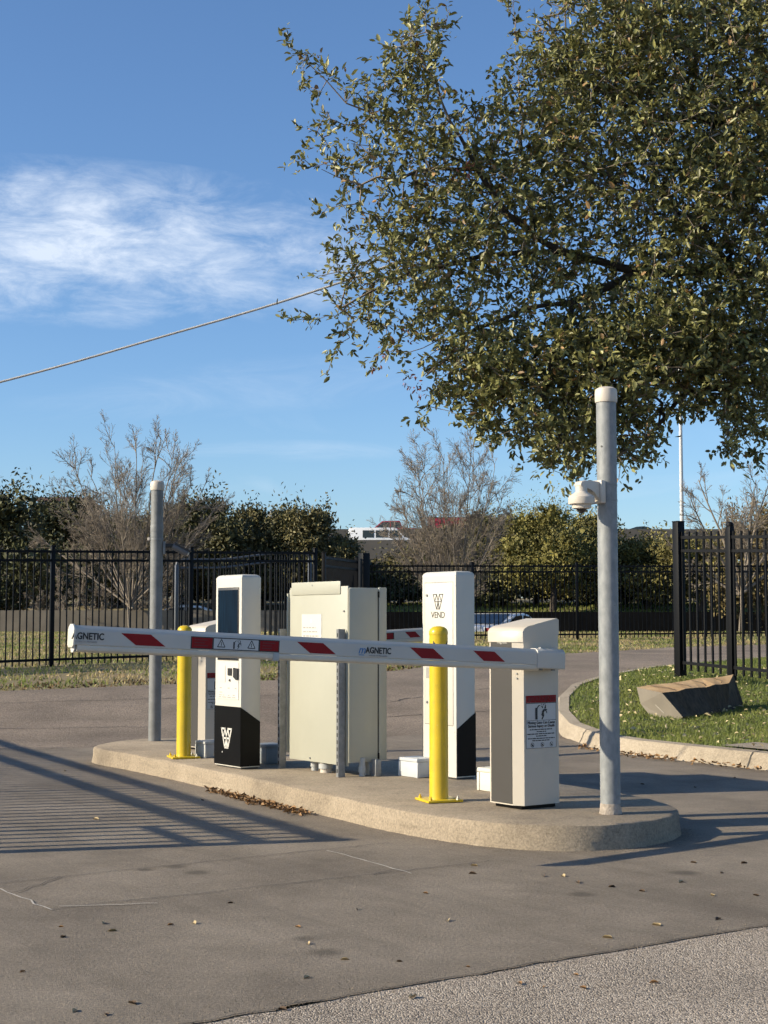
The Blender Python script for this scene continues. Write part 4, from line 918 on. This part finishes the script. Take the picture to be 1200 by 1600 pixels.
    dry = rng.random(m) < .035
    lm = mat('oak_leaf', (.262, .25, .084), .42, spec=.42, col2=(.12, .125, .048), scale=3, isl=.6)
    translucent(lm, .22)
    q = ~dry
    tag(leaf_mesh('crown', p[q] - O, d[q], nr[q], ln[q], wd[q], lm, root), 'dense olive green leaves', kind='stuff')
    tag(leaf_mesh('withered_leaves', p[dry] - O, d[dry], nr[dry], ln[dry], wd[dry], mat('withered_leaf', (.22, .13, .05), .6, isl=.4), root), 'scattered tan withered leaves', kind='stuff')
    # small clusters of reddish hanging leaves at the lower left edge
    cl_ = [A(585, 570, 11.8), A(600, 548, 11.8), A(645, 600, 11.8), A(655, 612, 11.8), A(640, 585, 11.8), A(640, 520, 11.7), A(720, 270, 11.6), A(735, 262, 11.6)]
    pp = np.concatenate([c + rng.normal(0, .035, (14, 3)) for c in cl_]); k = len(pp)
    leaf_mesh('reddish_leaves', pp - O, unit(rng.normal(size=(k, 3)) + [0, 0, -.8]), unit(rng.normal(size=(k, 3))), rng.uniform(.035, .05, k), rng.uniform(.014, .02, k), mat('reddish_leaf', (.30, .10, .055), .6, isl=.4), root)['kind'] = 'stuff'
live_oak()

# ------------------------------------------------------------------ background trees
def bush_tree(label, px, Y, top_py, wpx, col, col2, base_z=None, nleaf=10500, group='evergreen trees beyond the fence', kind='evergreen_tree', lz=.5, leaf=.145):
    c = at(px, top_py, Y); zt = c.z; gz = H(Y) if base_z is None else base_z; hh = zt - gz; rx = 1.2*wpx/2 * Y/FPX
    t = thing(kind, label, 'tree', (c.x, Y, gz), 0, group)
    segs = []; th = hh*.42
    pts = [np.array([0, 0, -.1]), np.array([.08, .0, th*.5]), np.array([-.05, 0, th])]
    for i in range(2): segs.append((pts[i], pts[i+1], .16 - .03*i, .13 - .03*i))
    lobes = []
    for i in range(11):
        a = rng.uniform(0, 2*math.pi); r_ = rng.uniform(.1, .8); zz = rng.uniform(.26, .88); k = 1.0 - .4*max(0, zz - .5)/.5
        lobes.append((np.array([math.cos(a)*r_*rx*k, math.sin(a)*r_*rx*k*.8, zz*hh]), rng.uniform(.42, .6)*rx*k, rng.uniform(.15, .22)*hh))
    lobes.append((np.array([0, 0, hh*.84]), .34*rx, .17*hh)); lobes.append((np.array([0, 0, hh*.5]), .6*rx, .3*hh))
    for l_ in lobes: segs.append((pts[2], l_[0], .05, .02))
    V, Fq = tube_mesh(segs, 6); np_mesh('trunk', V, Fq, M_bark, t, True)
    k = nleaf // len(lobes); P = []
    for c_, rr_, rz_ in lobes:
        v = unit(rng.normal(size=(k, 3))) * (rng.random((k, 1)) ** .45) * (1 + .16*rng.normal(size=(k, 1))); P.append(c_ + v*np.array([rr_, rr_*.9, rz_]))
    core = np.concatenate([c_ + unit(rng.normal(size=(170, 3)))*(rng.random((170, 1))**.5)*.62*np.array([rr_, rr_*.9, rz_]) for c_, rr_, rz_ in lobes])
    tuft = rng.integers(0, len(lobes), 40)
    for i in tuft:   # ragged tufts that break the outline
        c_, rr_, rz_ = lobes[i]; v = unit(rng.normal(size=(1, 3)) + [0, 0, .7]); q = c_ + v*np.array([rr_, rr_*.9, rz_]); P.append(q + rng.normal(0, 1, (30, 3))*np.array([.14, .14, .34]))
    P = np.concatenate(P); P = P[P[:, 2] > .12*hh]; m = len(P)
    mm = mat('foliage_%s' % label.replace(' ', '_')[:40], col, .6, col2=col2, scale=.9, isl=.5, spec=.3)
    o = leaf_mesh('crown', P, unit(rng.normal(size=(m, 3)) + [0, 0, .5]), unit(rng.normal(size=(m, 3))), rng.uniform(.7, 1.4, m)*leaf, rng.uniform(.35, .6, m)*leaf, mm, t, simple=True)
    tag(o, kind='stuff')
    k2 = len(core); tag(leaf_mesh('inner_foliage', core, unit(rng.normal(size=(k2, 3))), unit(rng.normal(size=(k2, 3))), np.full(k2, .30), np.full(k2, .22), mm, t, simple=True), kind='stuff')
    return t
DG, DG2 = (.080, .082, .032), (.044, .046, .019); OG, OG2 = (.145, .125, .047), (.075, .067, .028); YG, YG2 = (.235, .205, .055), (.125, .115, .035)
bush_tree('tall dark evergreen at the far left edge with high crown', -20, 50, 752, 300, DG, DG2, nleaf=7000)
bush_tree('dark evergreen just left of the left bare tree', 85, 56, 775, 210, DG, DG2)
bush_tree('dark evergreen standing behind the left bare tree', 185, 64, 798, 220, DG, DG2)
bush_tree('dark evergreen behind the slim far pole', 272, 60, 786, 160, OG, DG2)
bush_tree('pointed dark evergreen right of the slim far pole', 335, 58, 776, 150, DG, OG2)
bush_tree('dark evergreen directly above the screen kiosk', 390, 60, 792, 150, OG, DG2)
bush_tree('brown green evergreen under the distant white spire', 450, 59, 795, 150, OG, DG2)
bush_tree('brown green evergreen above the cream utility enclosure', 500, 58, 796, 120, OG, OG2)
bush_tree('low evergreen at the left foot of the overpass vehicles', 528, 60, 838, 60, OG, OG2)
bush_tree('low brown evergreen below the white van', 625, 66, 868, 150, OG, OG2, nleaf=3800)
bush_tree('brown evergreen behind the right bare tree', 705, 66, 824, 190, OG, OG2)
bush_tree('olive evergreen right of the right bare tree', 785, 62, 804, 150, OG, YG2)
bush_tree('yellow green feathery tree left of the tall near pole', 862, 58, 782, 190, YG, YG2, nleaf=19000, leaf=.095)
bush_tree('olive bush just behind the tall near pole', 935, 60, 810, 150, YG, OG2)
bush_tree('low olive bush under the overpass parapet right of the pole', 1010, 60, 844, 180, YG, OG2)
bush_tree('olive bush behind the near picket fence', 1090, 58, 846, 160, YG, OG2)
bush_tree('tan leaved bush at the right edge behind the fence', 1195, 54, 792, 130, (.20, .15, .06), (.10, .08, .03))
bush_tree('olive evergreen in the back row behind the left bare tree', 232, 70, 806, 200, OG, DG2, nleaf=7000)
bush_tree('olive evergreen in the back row above the farther barrier gate', 360, 70, 804, 200, DG, OG2, nleaf=7000)
bush_tree('olive evergreen in the back row left of the yellow green tree', 760, 70, 826, 170, OG, YG2, nleaf=7000)
bush_tree('olive evergreen in the back row right of the tall near pole', 985, 70, 848, 190, OG, YG2, nleaf=7000)
# low dark hedge of shrubs that closes the view under the crowns
k = 0
for px in range(-60, 1300, 68):
    Y = 61.5 + (k % 3)*1.5; k += 1
    bush_tree('low dark shrub in the row under the background trees', px + rng.uniform(-12, 12), Y, 888 + rng.uniform(-14, 14), 130, DG, DG2, nleaf=3000, group='low shrubs under the background trees', kind='shrub', leaf=.2)

def bare_tree(label, px, Y, base_z, stems, hgt, half, seed, nsec=11, group='bare winter trees', r0=.07, fork=.18, low=.35):
    """vase-shaped winter tree: arching stems reach a rounded crown outline, each carrying branches, branchlets and fine twigs"""
    r_ = np.random.default_rng(seed); c = at(px, 900, Y)
    t = thing('bare_tree', label, 'tree', (c.x, Y, base_z), 0, group); S = [[], []]
    def path(p, d, ln, rad, n, up, wob, dest=1):
        pts = [p]; 
        for i in range(n):
            d = unit(d + r_.normal(0, wob, 3) + np.array([0, 0, up])); pts.append(pts[-1] + d*ln/n)
        for i in range(n):
            ra, rb = max(rad*(1 - .75*i/n), .0040), max(rad*(1 - .75*(i + 1)/n), .0034)
            S[dest].append((pts[i], pts[i+1], ra, rb))
        return pts
    def off(d, a):
        v = unit(np.cross(d, r_.normal(size=3))); return unit(d*math.cos(a) + v*math.sin(a))
    def spawn(pts, ln, rad, lev, cnt):
        n = len(pts) - 1
        for k in range(cnt):
            f = r_.uniform(.22, 1.0) if lev > 1 else r_.uniform(.1, 1.0); i = min(int(f*n), n - 1); q = pts[i] + (pts[i+1] - pts[i])*(f*n - i); d = unit(pts[i+1] - pts[i])
            l2 = ln*(1.08 - .62*f)*r_.uniform(.65, 1.1); sub = path(q, off(d, r_.uniform(.28, .8)), l2, rad, 5 if lev > 1 else 3, .05 if lev > 1 else .02, .14)
            if lev > 0: spawn(sub, l2*.55, max(rad*.42, .004), lev - 1, 10 if lev == 2 else 6)
    trunk_top = np.array([r_.normal(0, .05), 0, hgt*fork]); path(np.array([0, 0, -.15]), np.array([0, 0, 1.0]), hgt*fork + .15, r0*1.7, 3, 0, .02, 0)
    for k in range(stems):
        a = 2.4*k + r_.uniform(-.3, .3); el_ = 1.0 - .66*((k + .5)/stems)
        tgt = np.array([math.cos(a)*half*math.sqrt(max(0, 1 - el_**2*.92)), math.sin(a)*half*.8*math.sqrt(max(0, 1 - el_**2*.92)), hgt*(low + (1 - low)*el_)])
        d0 = unit(tgt - trunk_top); ln = np.linalg.norm(tgt - trunk_top)*1.02; d0 = unit(d0 + np.array([0, 0, -.12]))
        pts = path(np.array([0, 0, hgt*fork*.9]) + r_.normal(0, .04, 3), d0, ln, r0*r_.uniform(.7, 1.05), 9, .035, .05, 0)
        spawn(pts, ln*.42, r0*.34, 2, nsec)
    V, Fq = tube_mesh(S[0], 6); np_mesh('trunk', V, Fq, M_bare, t, True); V, Fq = tube_mesh(S[1], 4); tag(np_mesh('branches', V, Fq, M_bare, t, True), kind='stuff')
    return t
bare_tree('tall leafless tree at left rising above the fence', 205, 46, .4, 20, 6.6, 3.0, 8, 10, r0=.042, fork=.22)
bare_tree('vase shaped leafless tree behind the kiosk with the rear door', 706, 47, .4, 20, 6.35, 2.3, 9, 10, r0=.036, fork=.10)
bare_tree('pale leafless tree at right edge behind the near fence', 1155, 44, .7, 10, 5.3, 2.4, 21, 8, r0=.052, fork=.3)
for i, px in enumerate((110, 175, 240, 60)):
    bare_tree('low tangled leafless shrub behind the left fence, %s' % ('under the bare tree', 'beside the boom tip', 'behind the slim pole', 'near the left edge')[i], px, 47 + i, .5 + .1*i, 6, 2.7, 1.5, 40 + i, 8, 'leafless shrubs behind the left fence', .035, .08, .2)

# ------------------------------------------------------------------ walls and distant buildings
rw = box('retaining_wall', (-60, -1.8, -.25, .25, -.4, 1.30), mat('weathered_wall_concrete', (.20, .17, .13), .9, var=.3, scale=1.5)); rw.location = (0, 46.5, .35); tag(rw, 'low weathered concrete wall running behind the left fence', 'wall')
rw2 = box('shade_dark_wall', (0, 62, -.3, .3, -.3, 1.56), mat('painted_shade_black', (.010, .010, .010), 1.0, var=.4, scale=2, spec=.02)); rw2.location = (-1.6, 56.6, .12); tag(rw2, 'low wall coloured near black as shade along the service road behind the far fence', 'wall')  # near-black colour stands in for the shaded strip across the sunken road
def far_building(label, pxa, pxb, top, bot, Y, m, trim):
    a = at(pxa, top, Y); b = at(pxb, bot, Y); t = thing('distant_building', label, 'building', ((a.x + b.x)/2, Y, H(Y))); w = (b.x - a.x)/2; h = a.z - H(Y)
    box('wall', (-w, w, 0, 8, 0, h - .3), m, t); box('roof', (-w - .15, w + .15, -.15, 8.15, h - .3, h), trim, t)
    n = max(2, int(w*2/1.6))
    for i in range(n):
        x = -w + (i + .5)*2*w/n; f = box('window', (x - .45, x + .45, -.06, .02, h - 2.6, h - 1.0), M_label, t); box('pane', (x - .38, x + .38, -.08, -.05, h - 2.52, h - 1.08), M_screen, f)
far_building('flat roofed brown building peeking over trees at far left', 60, 122, 777, 900, 110, mat('brown_siding', (.30, .28, .27), .8, var=.1), mat('maroon_trim', (.14, .07, .06), .7))
far_building('white building glimpsed through the far fence above the enclosure', 578, 660, 893, 960, 84, mat('white_siding', (.55, .55, .53), .7, var=.05), M_grey)
sp_ = at(423, 796, 230); t = thing('church_spire', 'tiny white spire above the trees', 'spire', (sp_.x, 230, 2.6))
h = sp_.z - 2.6; box('tower', (-.45, .45, -.45, .45, 0, h - 1.3), M_label, t); lathe('spire_roof', [(.5, h - 1.3), (.42, h - .9), (.05, h)], M_label, t, 8)
lp = at(1063, 640, 100); t = thing('light_pole', 'tall thin grey highway light pole right of the near pole', 'light pole', (lp.x, 100, 2.6))
lathe('mast', [(.15, 0), (.10, lp.z + 1.5)], mat('pale_pole_grey', (.52, .53, .53), .5), t, 12); box('lamp_arm', (-1.4, .05, -.04, .04, lp.z + 1.4, lp.z + 1.5), M_galv, t); box('lamp_head', (-1.9, -1.3, -.15, .15, lp.z + 1.35, lp.z + 1.47), M_grey, t, .02)

# ------------------------------------------------------------------ elevated highway
def overpass(label, Y, x0, x1, ztop, wid, ph):
    t = thing('overpass', label, 'overpass', (0, Y, 0)); Mo = mat('overpass_concrete', (.16, .145, .13), .9, var=.2, scale=.6)
    box('deck', (x0, x1, -.2, wid + .2, ztop - ph - 1.2, ztop - ph), Mo, t); box('parapet', (x0, x1, -.35, -.02, ztop - ph - .5, ztop), mat('parapet_concrete', (.11, .10, .09), .9, var=.2, scale=.5), t)
    box('parapet', (x0, x1, wid, wid + .3, ztop - ph, ztop - .02), Mo, t)
    x = x0 + 6
    while x < x1: lathe('pier', [(.8, 0), (.8, ztop - ph - 1.2)], Mo, t, 16, (x, wid/2, 0)); x += 18
    return ztop - ph
ph1 = at(600, 844, 118).z; dz1 = overpass('lower concrete overpass carrying the white van', 118, -75, 4.5, ph1, 8, 1.0)
ph2 = at(1000, 827, 132).z; dz2 = overpass('upper concrete overpass carrying the red pickup and dark cars', 132, -90, 95, ph2, 10, 1.05)
M_glass = mat('car_glass', (.015, .02, .025), .1, spec=.7); M_tyre = mat('tyre_rubber', (.02, .02, .02), .85); M_rim = mat('alloy_rim', (.4, .4, .41), .35, metal=.6)
def car(label, loc, rz, kind, paint, group=None, cat='car'):
    t = thing({'van': 'cargo_van', 'pickup': 'pickup_truck'}.get(kind, 'sedan_car'), label, cat, loc, rz, group)
    if kind == 'van':
        Lh, w, body, roof = 2.75, 1.0, [(-2.75, .45), (2.75, .45), (2.75, 1.0), (2.55, 1.15), (1.75, 1.30), (1.15, 2.05), (.9, 2.12), (-2.6, 2.12), (-2.75, 1.95)], None
        win = [[(1.62, 1.32), (1.14, 1.90), (.55, 1.90), (.55, 1.32)], [(.42, 1.32), (.42, 1.9), (-.55, 1.9), (-.55, 1.32)], [(-.7, 1.32), (-.7, 1.9), (-1.6, 1.9), (-1.6, 1.32)]]; wx = (1.75, -1.65); wr = .38
    elif kind == 'pickup':
        Lh, w, body = 2.9, 1.0, [(-2.9, .55), (2.9, .55), (2.9, 1.05), (2.75, 1.2), (1.55, 1.3), (.85, 1.95), (-.75, 1.98), (-.95, 1.3), (-2.9, 1.28)]
        win = [[(1.38, 1.33), (.82, 1.84), (.2, 1.86), (.2, 1.33)], [(.08, 1.33), (.08, 1.86), (-.68, 1.86), (-.82, 1.33)]]; wx = (1.85, -1.75); wr = .41
    else:
        Lh, w, body = 2.35, .9, [(-2.35, .32), (2.3, .32), (2.35, .7), (2.2, .82), (1.15, .95), (.3, 1.40), (-.1, 1.46), (-.75, 1.42), (-1.65, 1.08), (-2.25, 1.02), (-2.38, .75)]
        win = [[(1.0, .98), (.28, 1.34), (-.18, 1.38), (-.18, .98)], [(-.28, .98), (-.28, 1.38), (-.75, 1.35), (-1.4, 1.05), (-1.35, .98)]]; wx = (1.45, -1.4); wr = .33
    prism('body', body, 'y', -w, w, paint, t, .05)
    for s in (-1, 1):
        for wpoly in win: prism('side_window', wpoly, 'y', s*(w + .002), s*(w + .012), M_glass, t)
        for x in wx:
            wl = lathe('wheel', [(wr*.6, 0), (wr, .02), (wr, .2), (wr*.6, .22)], M_tyre, t, 20, (0, 0, 0), 'y'); wl.location = (x, s*w - (.2 if s > 0 else .02), wr)
            lathe('rim', [(wr*.58, -.012 if s < 0 else .205), (wr*.3, -.018 if s < 0 else .235)], M_rim, wl, 14, (0, 0, 0), 'y')
        box('headlight', (Lh - .12, Lh + .02, s*w*.82 - .16, s*w*.82 + .16, body[2][1] - .28, body[2][1] - .08), M_label, t, .02)
        box('tail_light', (-Lh - .04, -Lh + .16, s*w*.86 - .12, s*w*.86 + .13, .78, .98 if kind == 'car' else 1.2), M_red, t, .02)
    fs = {'van': ((1.76, 1.32), (1.17, 2.02)), 'pickup': ((1.56, 1.32), (.88, 1.92)), 'car': ((1.13, .97), (.33, 1.37))}[kind]
    (xa, za), (xb, zb) = fs; nn = Vector((zb - za, 0, xa - xb)).normalized()*.062
    pyobj('windshield', [(xa + nn.x*.2, -w*.86, za + nn.z*.2 + .02), (xa + nn.x*.2, w*.86, za + nn.z*.2 + .02), (xb + nn.x*.2, w*.8, zb + nn.z*.2 - .02), (xb + nn.x*.2, -w*.8, zb + nn.z*.2 - .02)], [(0, 1, 2, 3)], M_glass, t)
    if kind == 'car':
        pyobj('rear_window', [(-.80, -.74, 1.425), (-.80, .74, 1.425), (-1.62, .78, 1.115), (-1.62, -.78, 1.115)], [(0, 1, 2, 3)], M_glass, t)
    return t
P_white = mat('white_car_paint', (.80, .80, .80), .25, coat=.5); P_red = mat('red_car_paint', (.30, .012, .02), .3, coat=.5); P_dark = mat('dark_car_paint', (.02, .025, .028), .25, coat=.5)
v = at(598, 835, 121); car('white van driving on the lower overpass', (v.x, 121, dz1), 0, 'van', P_white, cat='van')
v = at(612, 818, 135.5); car('red pickup truck on the upper overpass above the van', (v.x, 135.5, dz2), math.pi, 'pickup', P_red, cat='pickup truck')
v = at(1005, 824, 135); car('dark sedan on the upper overpass right of the near pole', (v.x, 135, dz2), 0, 'car', P_dark, 'dark cars on the overpass')
v = at(950, 824, 136.5); car('dark car on the upper overpass mostly behind the near pole', (v.x, 136.5, dz2), 0, 'car', P_dark, 'dark cars on the overpass')
v = at(708, 812, 137); t = thing('box_trailer', 'long red box trailer on the upper overpass behind the bare tree', 'trailer', (v.x, 137, dz2))
box('cargo_box', (-2.3, 2.3, -1.1, 1.1, .6, 2.35), P_red, t, .04); box('roof_rail', (-2.32, 2.32, -1.12, -1.05, 2.33, 2.40), M_dred, t)
for s in (-1, 1): lathe('wheel', [(.35, 0), (.4, .02), (.4, .22), (.35, .24)], M_tyre, t, 18, (.6*s - .6, -1.12, .4), 'y')
v = at(800, 970, 50); car('white sedan parked beyond the far fence beside the white kiosk', (v.x - .35, 50, .13), R(58), 'car', P_white, 'white cars beyond the fence')
v = at(285, 950, 52); car('white sedan showing only its roof above the left concrete wall', (v.x, 52, .42), R(180), 'car', P_white, 'white cars beyond the fence')

# ------------------------------------------------------------------ grass, litter, fallen leaves
def pip(poly, P):
    x, y = P[:, 0], P[:, 1]; ins = np.zeros(len(P), bool); n = len(poly)
    for i in range(n):
        x1, y1 = poly[i]; x2, y2 = poly[(i+1) % n]; c = ((y1 > y) != (y2 > y)); ins ^= c & (x < (x2 - x1)*(y - y1)/(y2 - y1 + 1e-12) + x1)
    return ins
def grass(name, label, poly, n, hmin, hmax, zf, m, wd=.008, cat='grass', patch=None):
    P = np.array([tuple(p)[:2] for p in poly]); lo_, hi_ = P.min(0), P.max(0); q = lo_ + rng.random((n, 2))*(hi_ - lo_); q = q[pip([tuple(p) for p in P], q)]; q = q[~pip(PAD, q)]
    if patch is not None:
        ph = np.sin(q[:, 0]*2.1 + 1.3*np.sin(q[:, 1]*1.7)) + np.sin(q[:, 1]*2.9 + q[:, 0]*.8 + 1.1); q = q[(ph*patch + rng.normal(0, .7, len(q))) > 0]
    k = len(q); z = np.interp(q[:, 1], HY, HZ) + zf; p = np.column_stack([q, z]); d = unit(rng.normal(0, .5, (k, 3)) + np.array([0, 0, 1.0])); d[:, 2] = np.abs(d[:, 2])
    h_ = rng.uniform(hmin, hmax, k); s = unit(np.cross(d, rng.normal(size=(k, 3)))); w = wd*rng.uniform(.6, 1.3, (k, 1))
    V = np.stack([p - s*w, p + s*w, p + d*h_[:, None]], 1).reshape(-1, 3); Fc = (np.arange(k)*3)[:, None] + np.arange(3)[None, :]
    o = np_mesh(name, V, Fc, m); return tag(o, label, cat, kind='stuff')
lawn_poly = [tuple(p) for p in inner if p.x < 7.5 and p.y > 8] + [(7.5, 25), (7.5, 8.5)]
grass('lawn_grass', 'short green grass of the lawn around the stone block', lawn_poly, 150000, .025, .065, .132, M_blade, .006)
pv = [(p[0], p[1] + .05) for p in verge if -13 < p[0] < 13]
vp = pv + [(13, 43), (-13, 43)]
grass('verge_grass', 'green grass on the verge and beyond the picket fences', vp, 90000, .03, .09, 0, M_blade, .012, patch=1)
grass('dry_verge_grass', 'dry tan grass mixed into the verge along the road', vp, 120000, .03, .08, 0, M_dryblade, .012, patch=-1)
edge = [(p[0], p[1]) for p in verge if -13 < p[0] < 5]
ev = edge + [(p[0] - .25, p[1] + .75) for p in edge[::-1]]
grass('verge_edge_litter', 'brown dead grass and leaf litter along the road edge', ev, 26000, .02, .07, 0, mat('verge_litter', (.12, .075, .035), .9, isl=.5), .018, cat='leaf litter')
grass('bank_grass', 'green grass bank beyond the service road', [(-1, 57.6), (45, 57.6), (45, 66), (-1, 66)], 26000, .05, .16, 0, M_blade, .03)
def litter(name, label, P, smin, smax, m):
    k = len(P); o = leaf_mesh(name, P, unit(rng.normal(size=(k, 3))*[1, 1, .3]), unit(rng.normal(size=(k, 3))*.5 + [0, 0, 1]), rng.uniform(smin, smax, k), rng.uniform(smin, smax, k)*.5, m, None, .3); return tag(o, label, 'leaf litter', kind='stuff')
k = 420; f = rng.random(k); a = np.array([-1.27, 11.28]); b = np.array([-.46, 9.86]); nrm_ = np.array([-.866, -.5]); off = np.abs(rng.normal(0, .045, k))*np.where(f > .35, 1, .6)
P = a + (b - a)*f[:, None] + nrm_*(off + .012)[:, None]; P = np.column_stack([P, .016 + rng.random(k)*.022])
litter('leaf_litter', 'drift of dry brown leaves against the near kerb of the island', P, .025, .055, M_dryleaf)
k = 260; i = rng.integers(0, len(lo) - 1, k); ok = [(lo[j] + (lo[j+1] - lo[j])*rng.random()) for j in i]; ok = [p for p in ok if p.y < 15.2 and p.x < 5]
oo = np.array([[p.x - .05 - abs(rng.normal(0, .05)), p.y - .02 - abs(rng.normal(0, .04)), .02 + rng.random()*.03] for p in ok for _ in range(4)])
litter('leaf_litter', 'dry brown leaves gathered along the kerb of the lawn', oo, .03, .06, M_dryleaf)
q = np.column_stack([rng.uniform(1.9, 6.5, 1100), rng.uniform(11, 22, 1100)]); q = q[pip(lawn_poly, q)]
litter('lawn_leaves', 'straw coloured dead leaves scattered on the lawn', np.column_stack([q, np.interp(q[:, 1], HY, HZ) + .165 + rng.random(len(q))*.03]), .025, .075, M_straw)
# single leaves lying on the driveway
lf = []
for kx in range(3):
    d = np.array([[1.0, 0, .02]]); me_o = leaf_mesh('fallen_leaf', np.zeros((1, 3)), d, np.array([[0.1, .1*kx, 1.0]]), np.array([.06 + .012*kx]), np.array([.03 + .006*kx]), mat('fallen_leaf_%d' % kx, [(.24, .13, .05), (.09, .055, .03), (.42, .32, .17)][kx], .8), None, .35); lf.append(me_o.data); bpy.data.objects.remove(me_o)
spots = [(618, 1502, 1), (727, 1510, 0), (163, 1583, 1), (449, 1578, 1), (355, 1411, 1), (100, 1448, 0), (94, 1465, 0), (163, 1441, 2), (167, 1455, 2), (306, 1444, 2), (272, 1444, 0), (483, 1476, 2), (470, 1449, 0), (531, 1499, 2), (485, 1526, 2), (200, 1566, 1), (120, 1577, 2), (40, 1517, 0), (745, 1365, 1), (850, 1370, 1), (883, 1370, 2), (905, 1380, 1), (950, 1386, 1), (1008, 1393, 1), (1068, 1377, 2), (1078, 1347, 1), (1168, 1348, 1), (1130, 1363, 0), (1018, 1444, 2), (940, 1464, 2), (1110, 1398, 2), (1176, 1398, 1), (1126, 1435, 1), (815, 1538, 0), (895, 1522, 0), (1030, 1535, 0), (905, 1542, 0), (850, 1543, 0), (640, 1560, 2), (100, 1205, 1), (225, 1240, 2), (155, 1280, 2), (314, 1250, 1), (1000, 1225, 1), (1085, 1230, 1), (1150, 1215, 1), (700, 1440, 2), (560, 1420, 1), (660, 1395, 0), (735, 1352, 2), (575, 1278, 2), (588, 1282, 2)]
for px, py, kx in spots:
    d = ray(px, py); tq = (.014 - CAM_Z)/d.z; p = Vector((0, 0, CAM_Z)) + d*tq
    o = link(bpy.data.objects.new('fallen_leaf', lf[kx])); o.location = (p.x, p.y, .0135); o.rotation_euler = (rng.uniform(-.08, .08), rng.uniform(-.06, .02), rng.uniform(0, 6.28)); s = rng.uniform(.34, .62); o.scale = (s, s*.9, s)
    tag(o, ['curled orange brown oak leaf lying on the driveway', 'curled dark brown oak leaf lying on the driveway', 'pale straw oak leaf lying on the driveway'][kx], 'leaf', ['orange brown leaves on the driveway', 'dark brown leaves on the driveway', 'pale leaves on the driveway'][kx])

# loose grit along the slab edge and the island kerb
def grit(name, label, line, n, spread, z):
    L_ = np.array(line); i = rng.integers(0, len(L_) - 1, n); p = L_[i] + (L_[i+1] - L_[i])*rng.random((n, 1)) + rng.normal(0, spread, (n, 2)); k = len(p); r_ = rng.uniform(.0012, .0042, (k, 1)); c = np.column_stack([p, np.full(k, z)])
    off_ = np.array([[1, 0, 0], [-.5, .87, 0], [-.5, -.87, 0], [0, 0, 1.1]]); V = (c[:, None, :] + off_[None]*r_[:, :, None]*rng.uniform(.6, 1.3, (k, 4, 1))).reshape(-1, 3); b = (np.arange(k)*4)[:, None]
    Fc = np.concatenate([b + np.array([[0, 1, 3]]), b + np.array([[1, 2, 3]]), b + np.array([[2, 0, 3]])]); return tag(np_mesh(name, V, Fc, mat('grit_stone', (.21, .17, .125), .9, isl=.5)), label, 'grit', kind='stuff')
grit('grit', 'loose grit scattered along the edge of the chip asphalt', [p for p in near if -1.5 < p[0] < 3], 2200, .07, .013)
grit('grit', 'sandy grit gathered at the foot of the island kerb', [tuple(p) for p in inset(isl_pts, -.03)][:60], 2600, .035, .013)
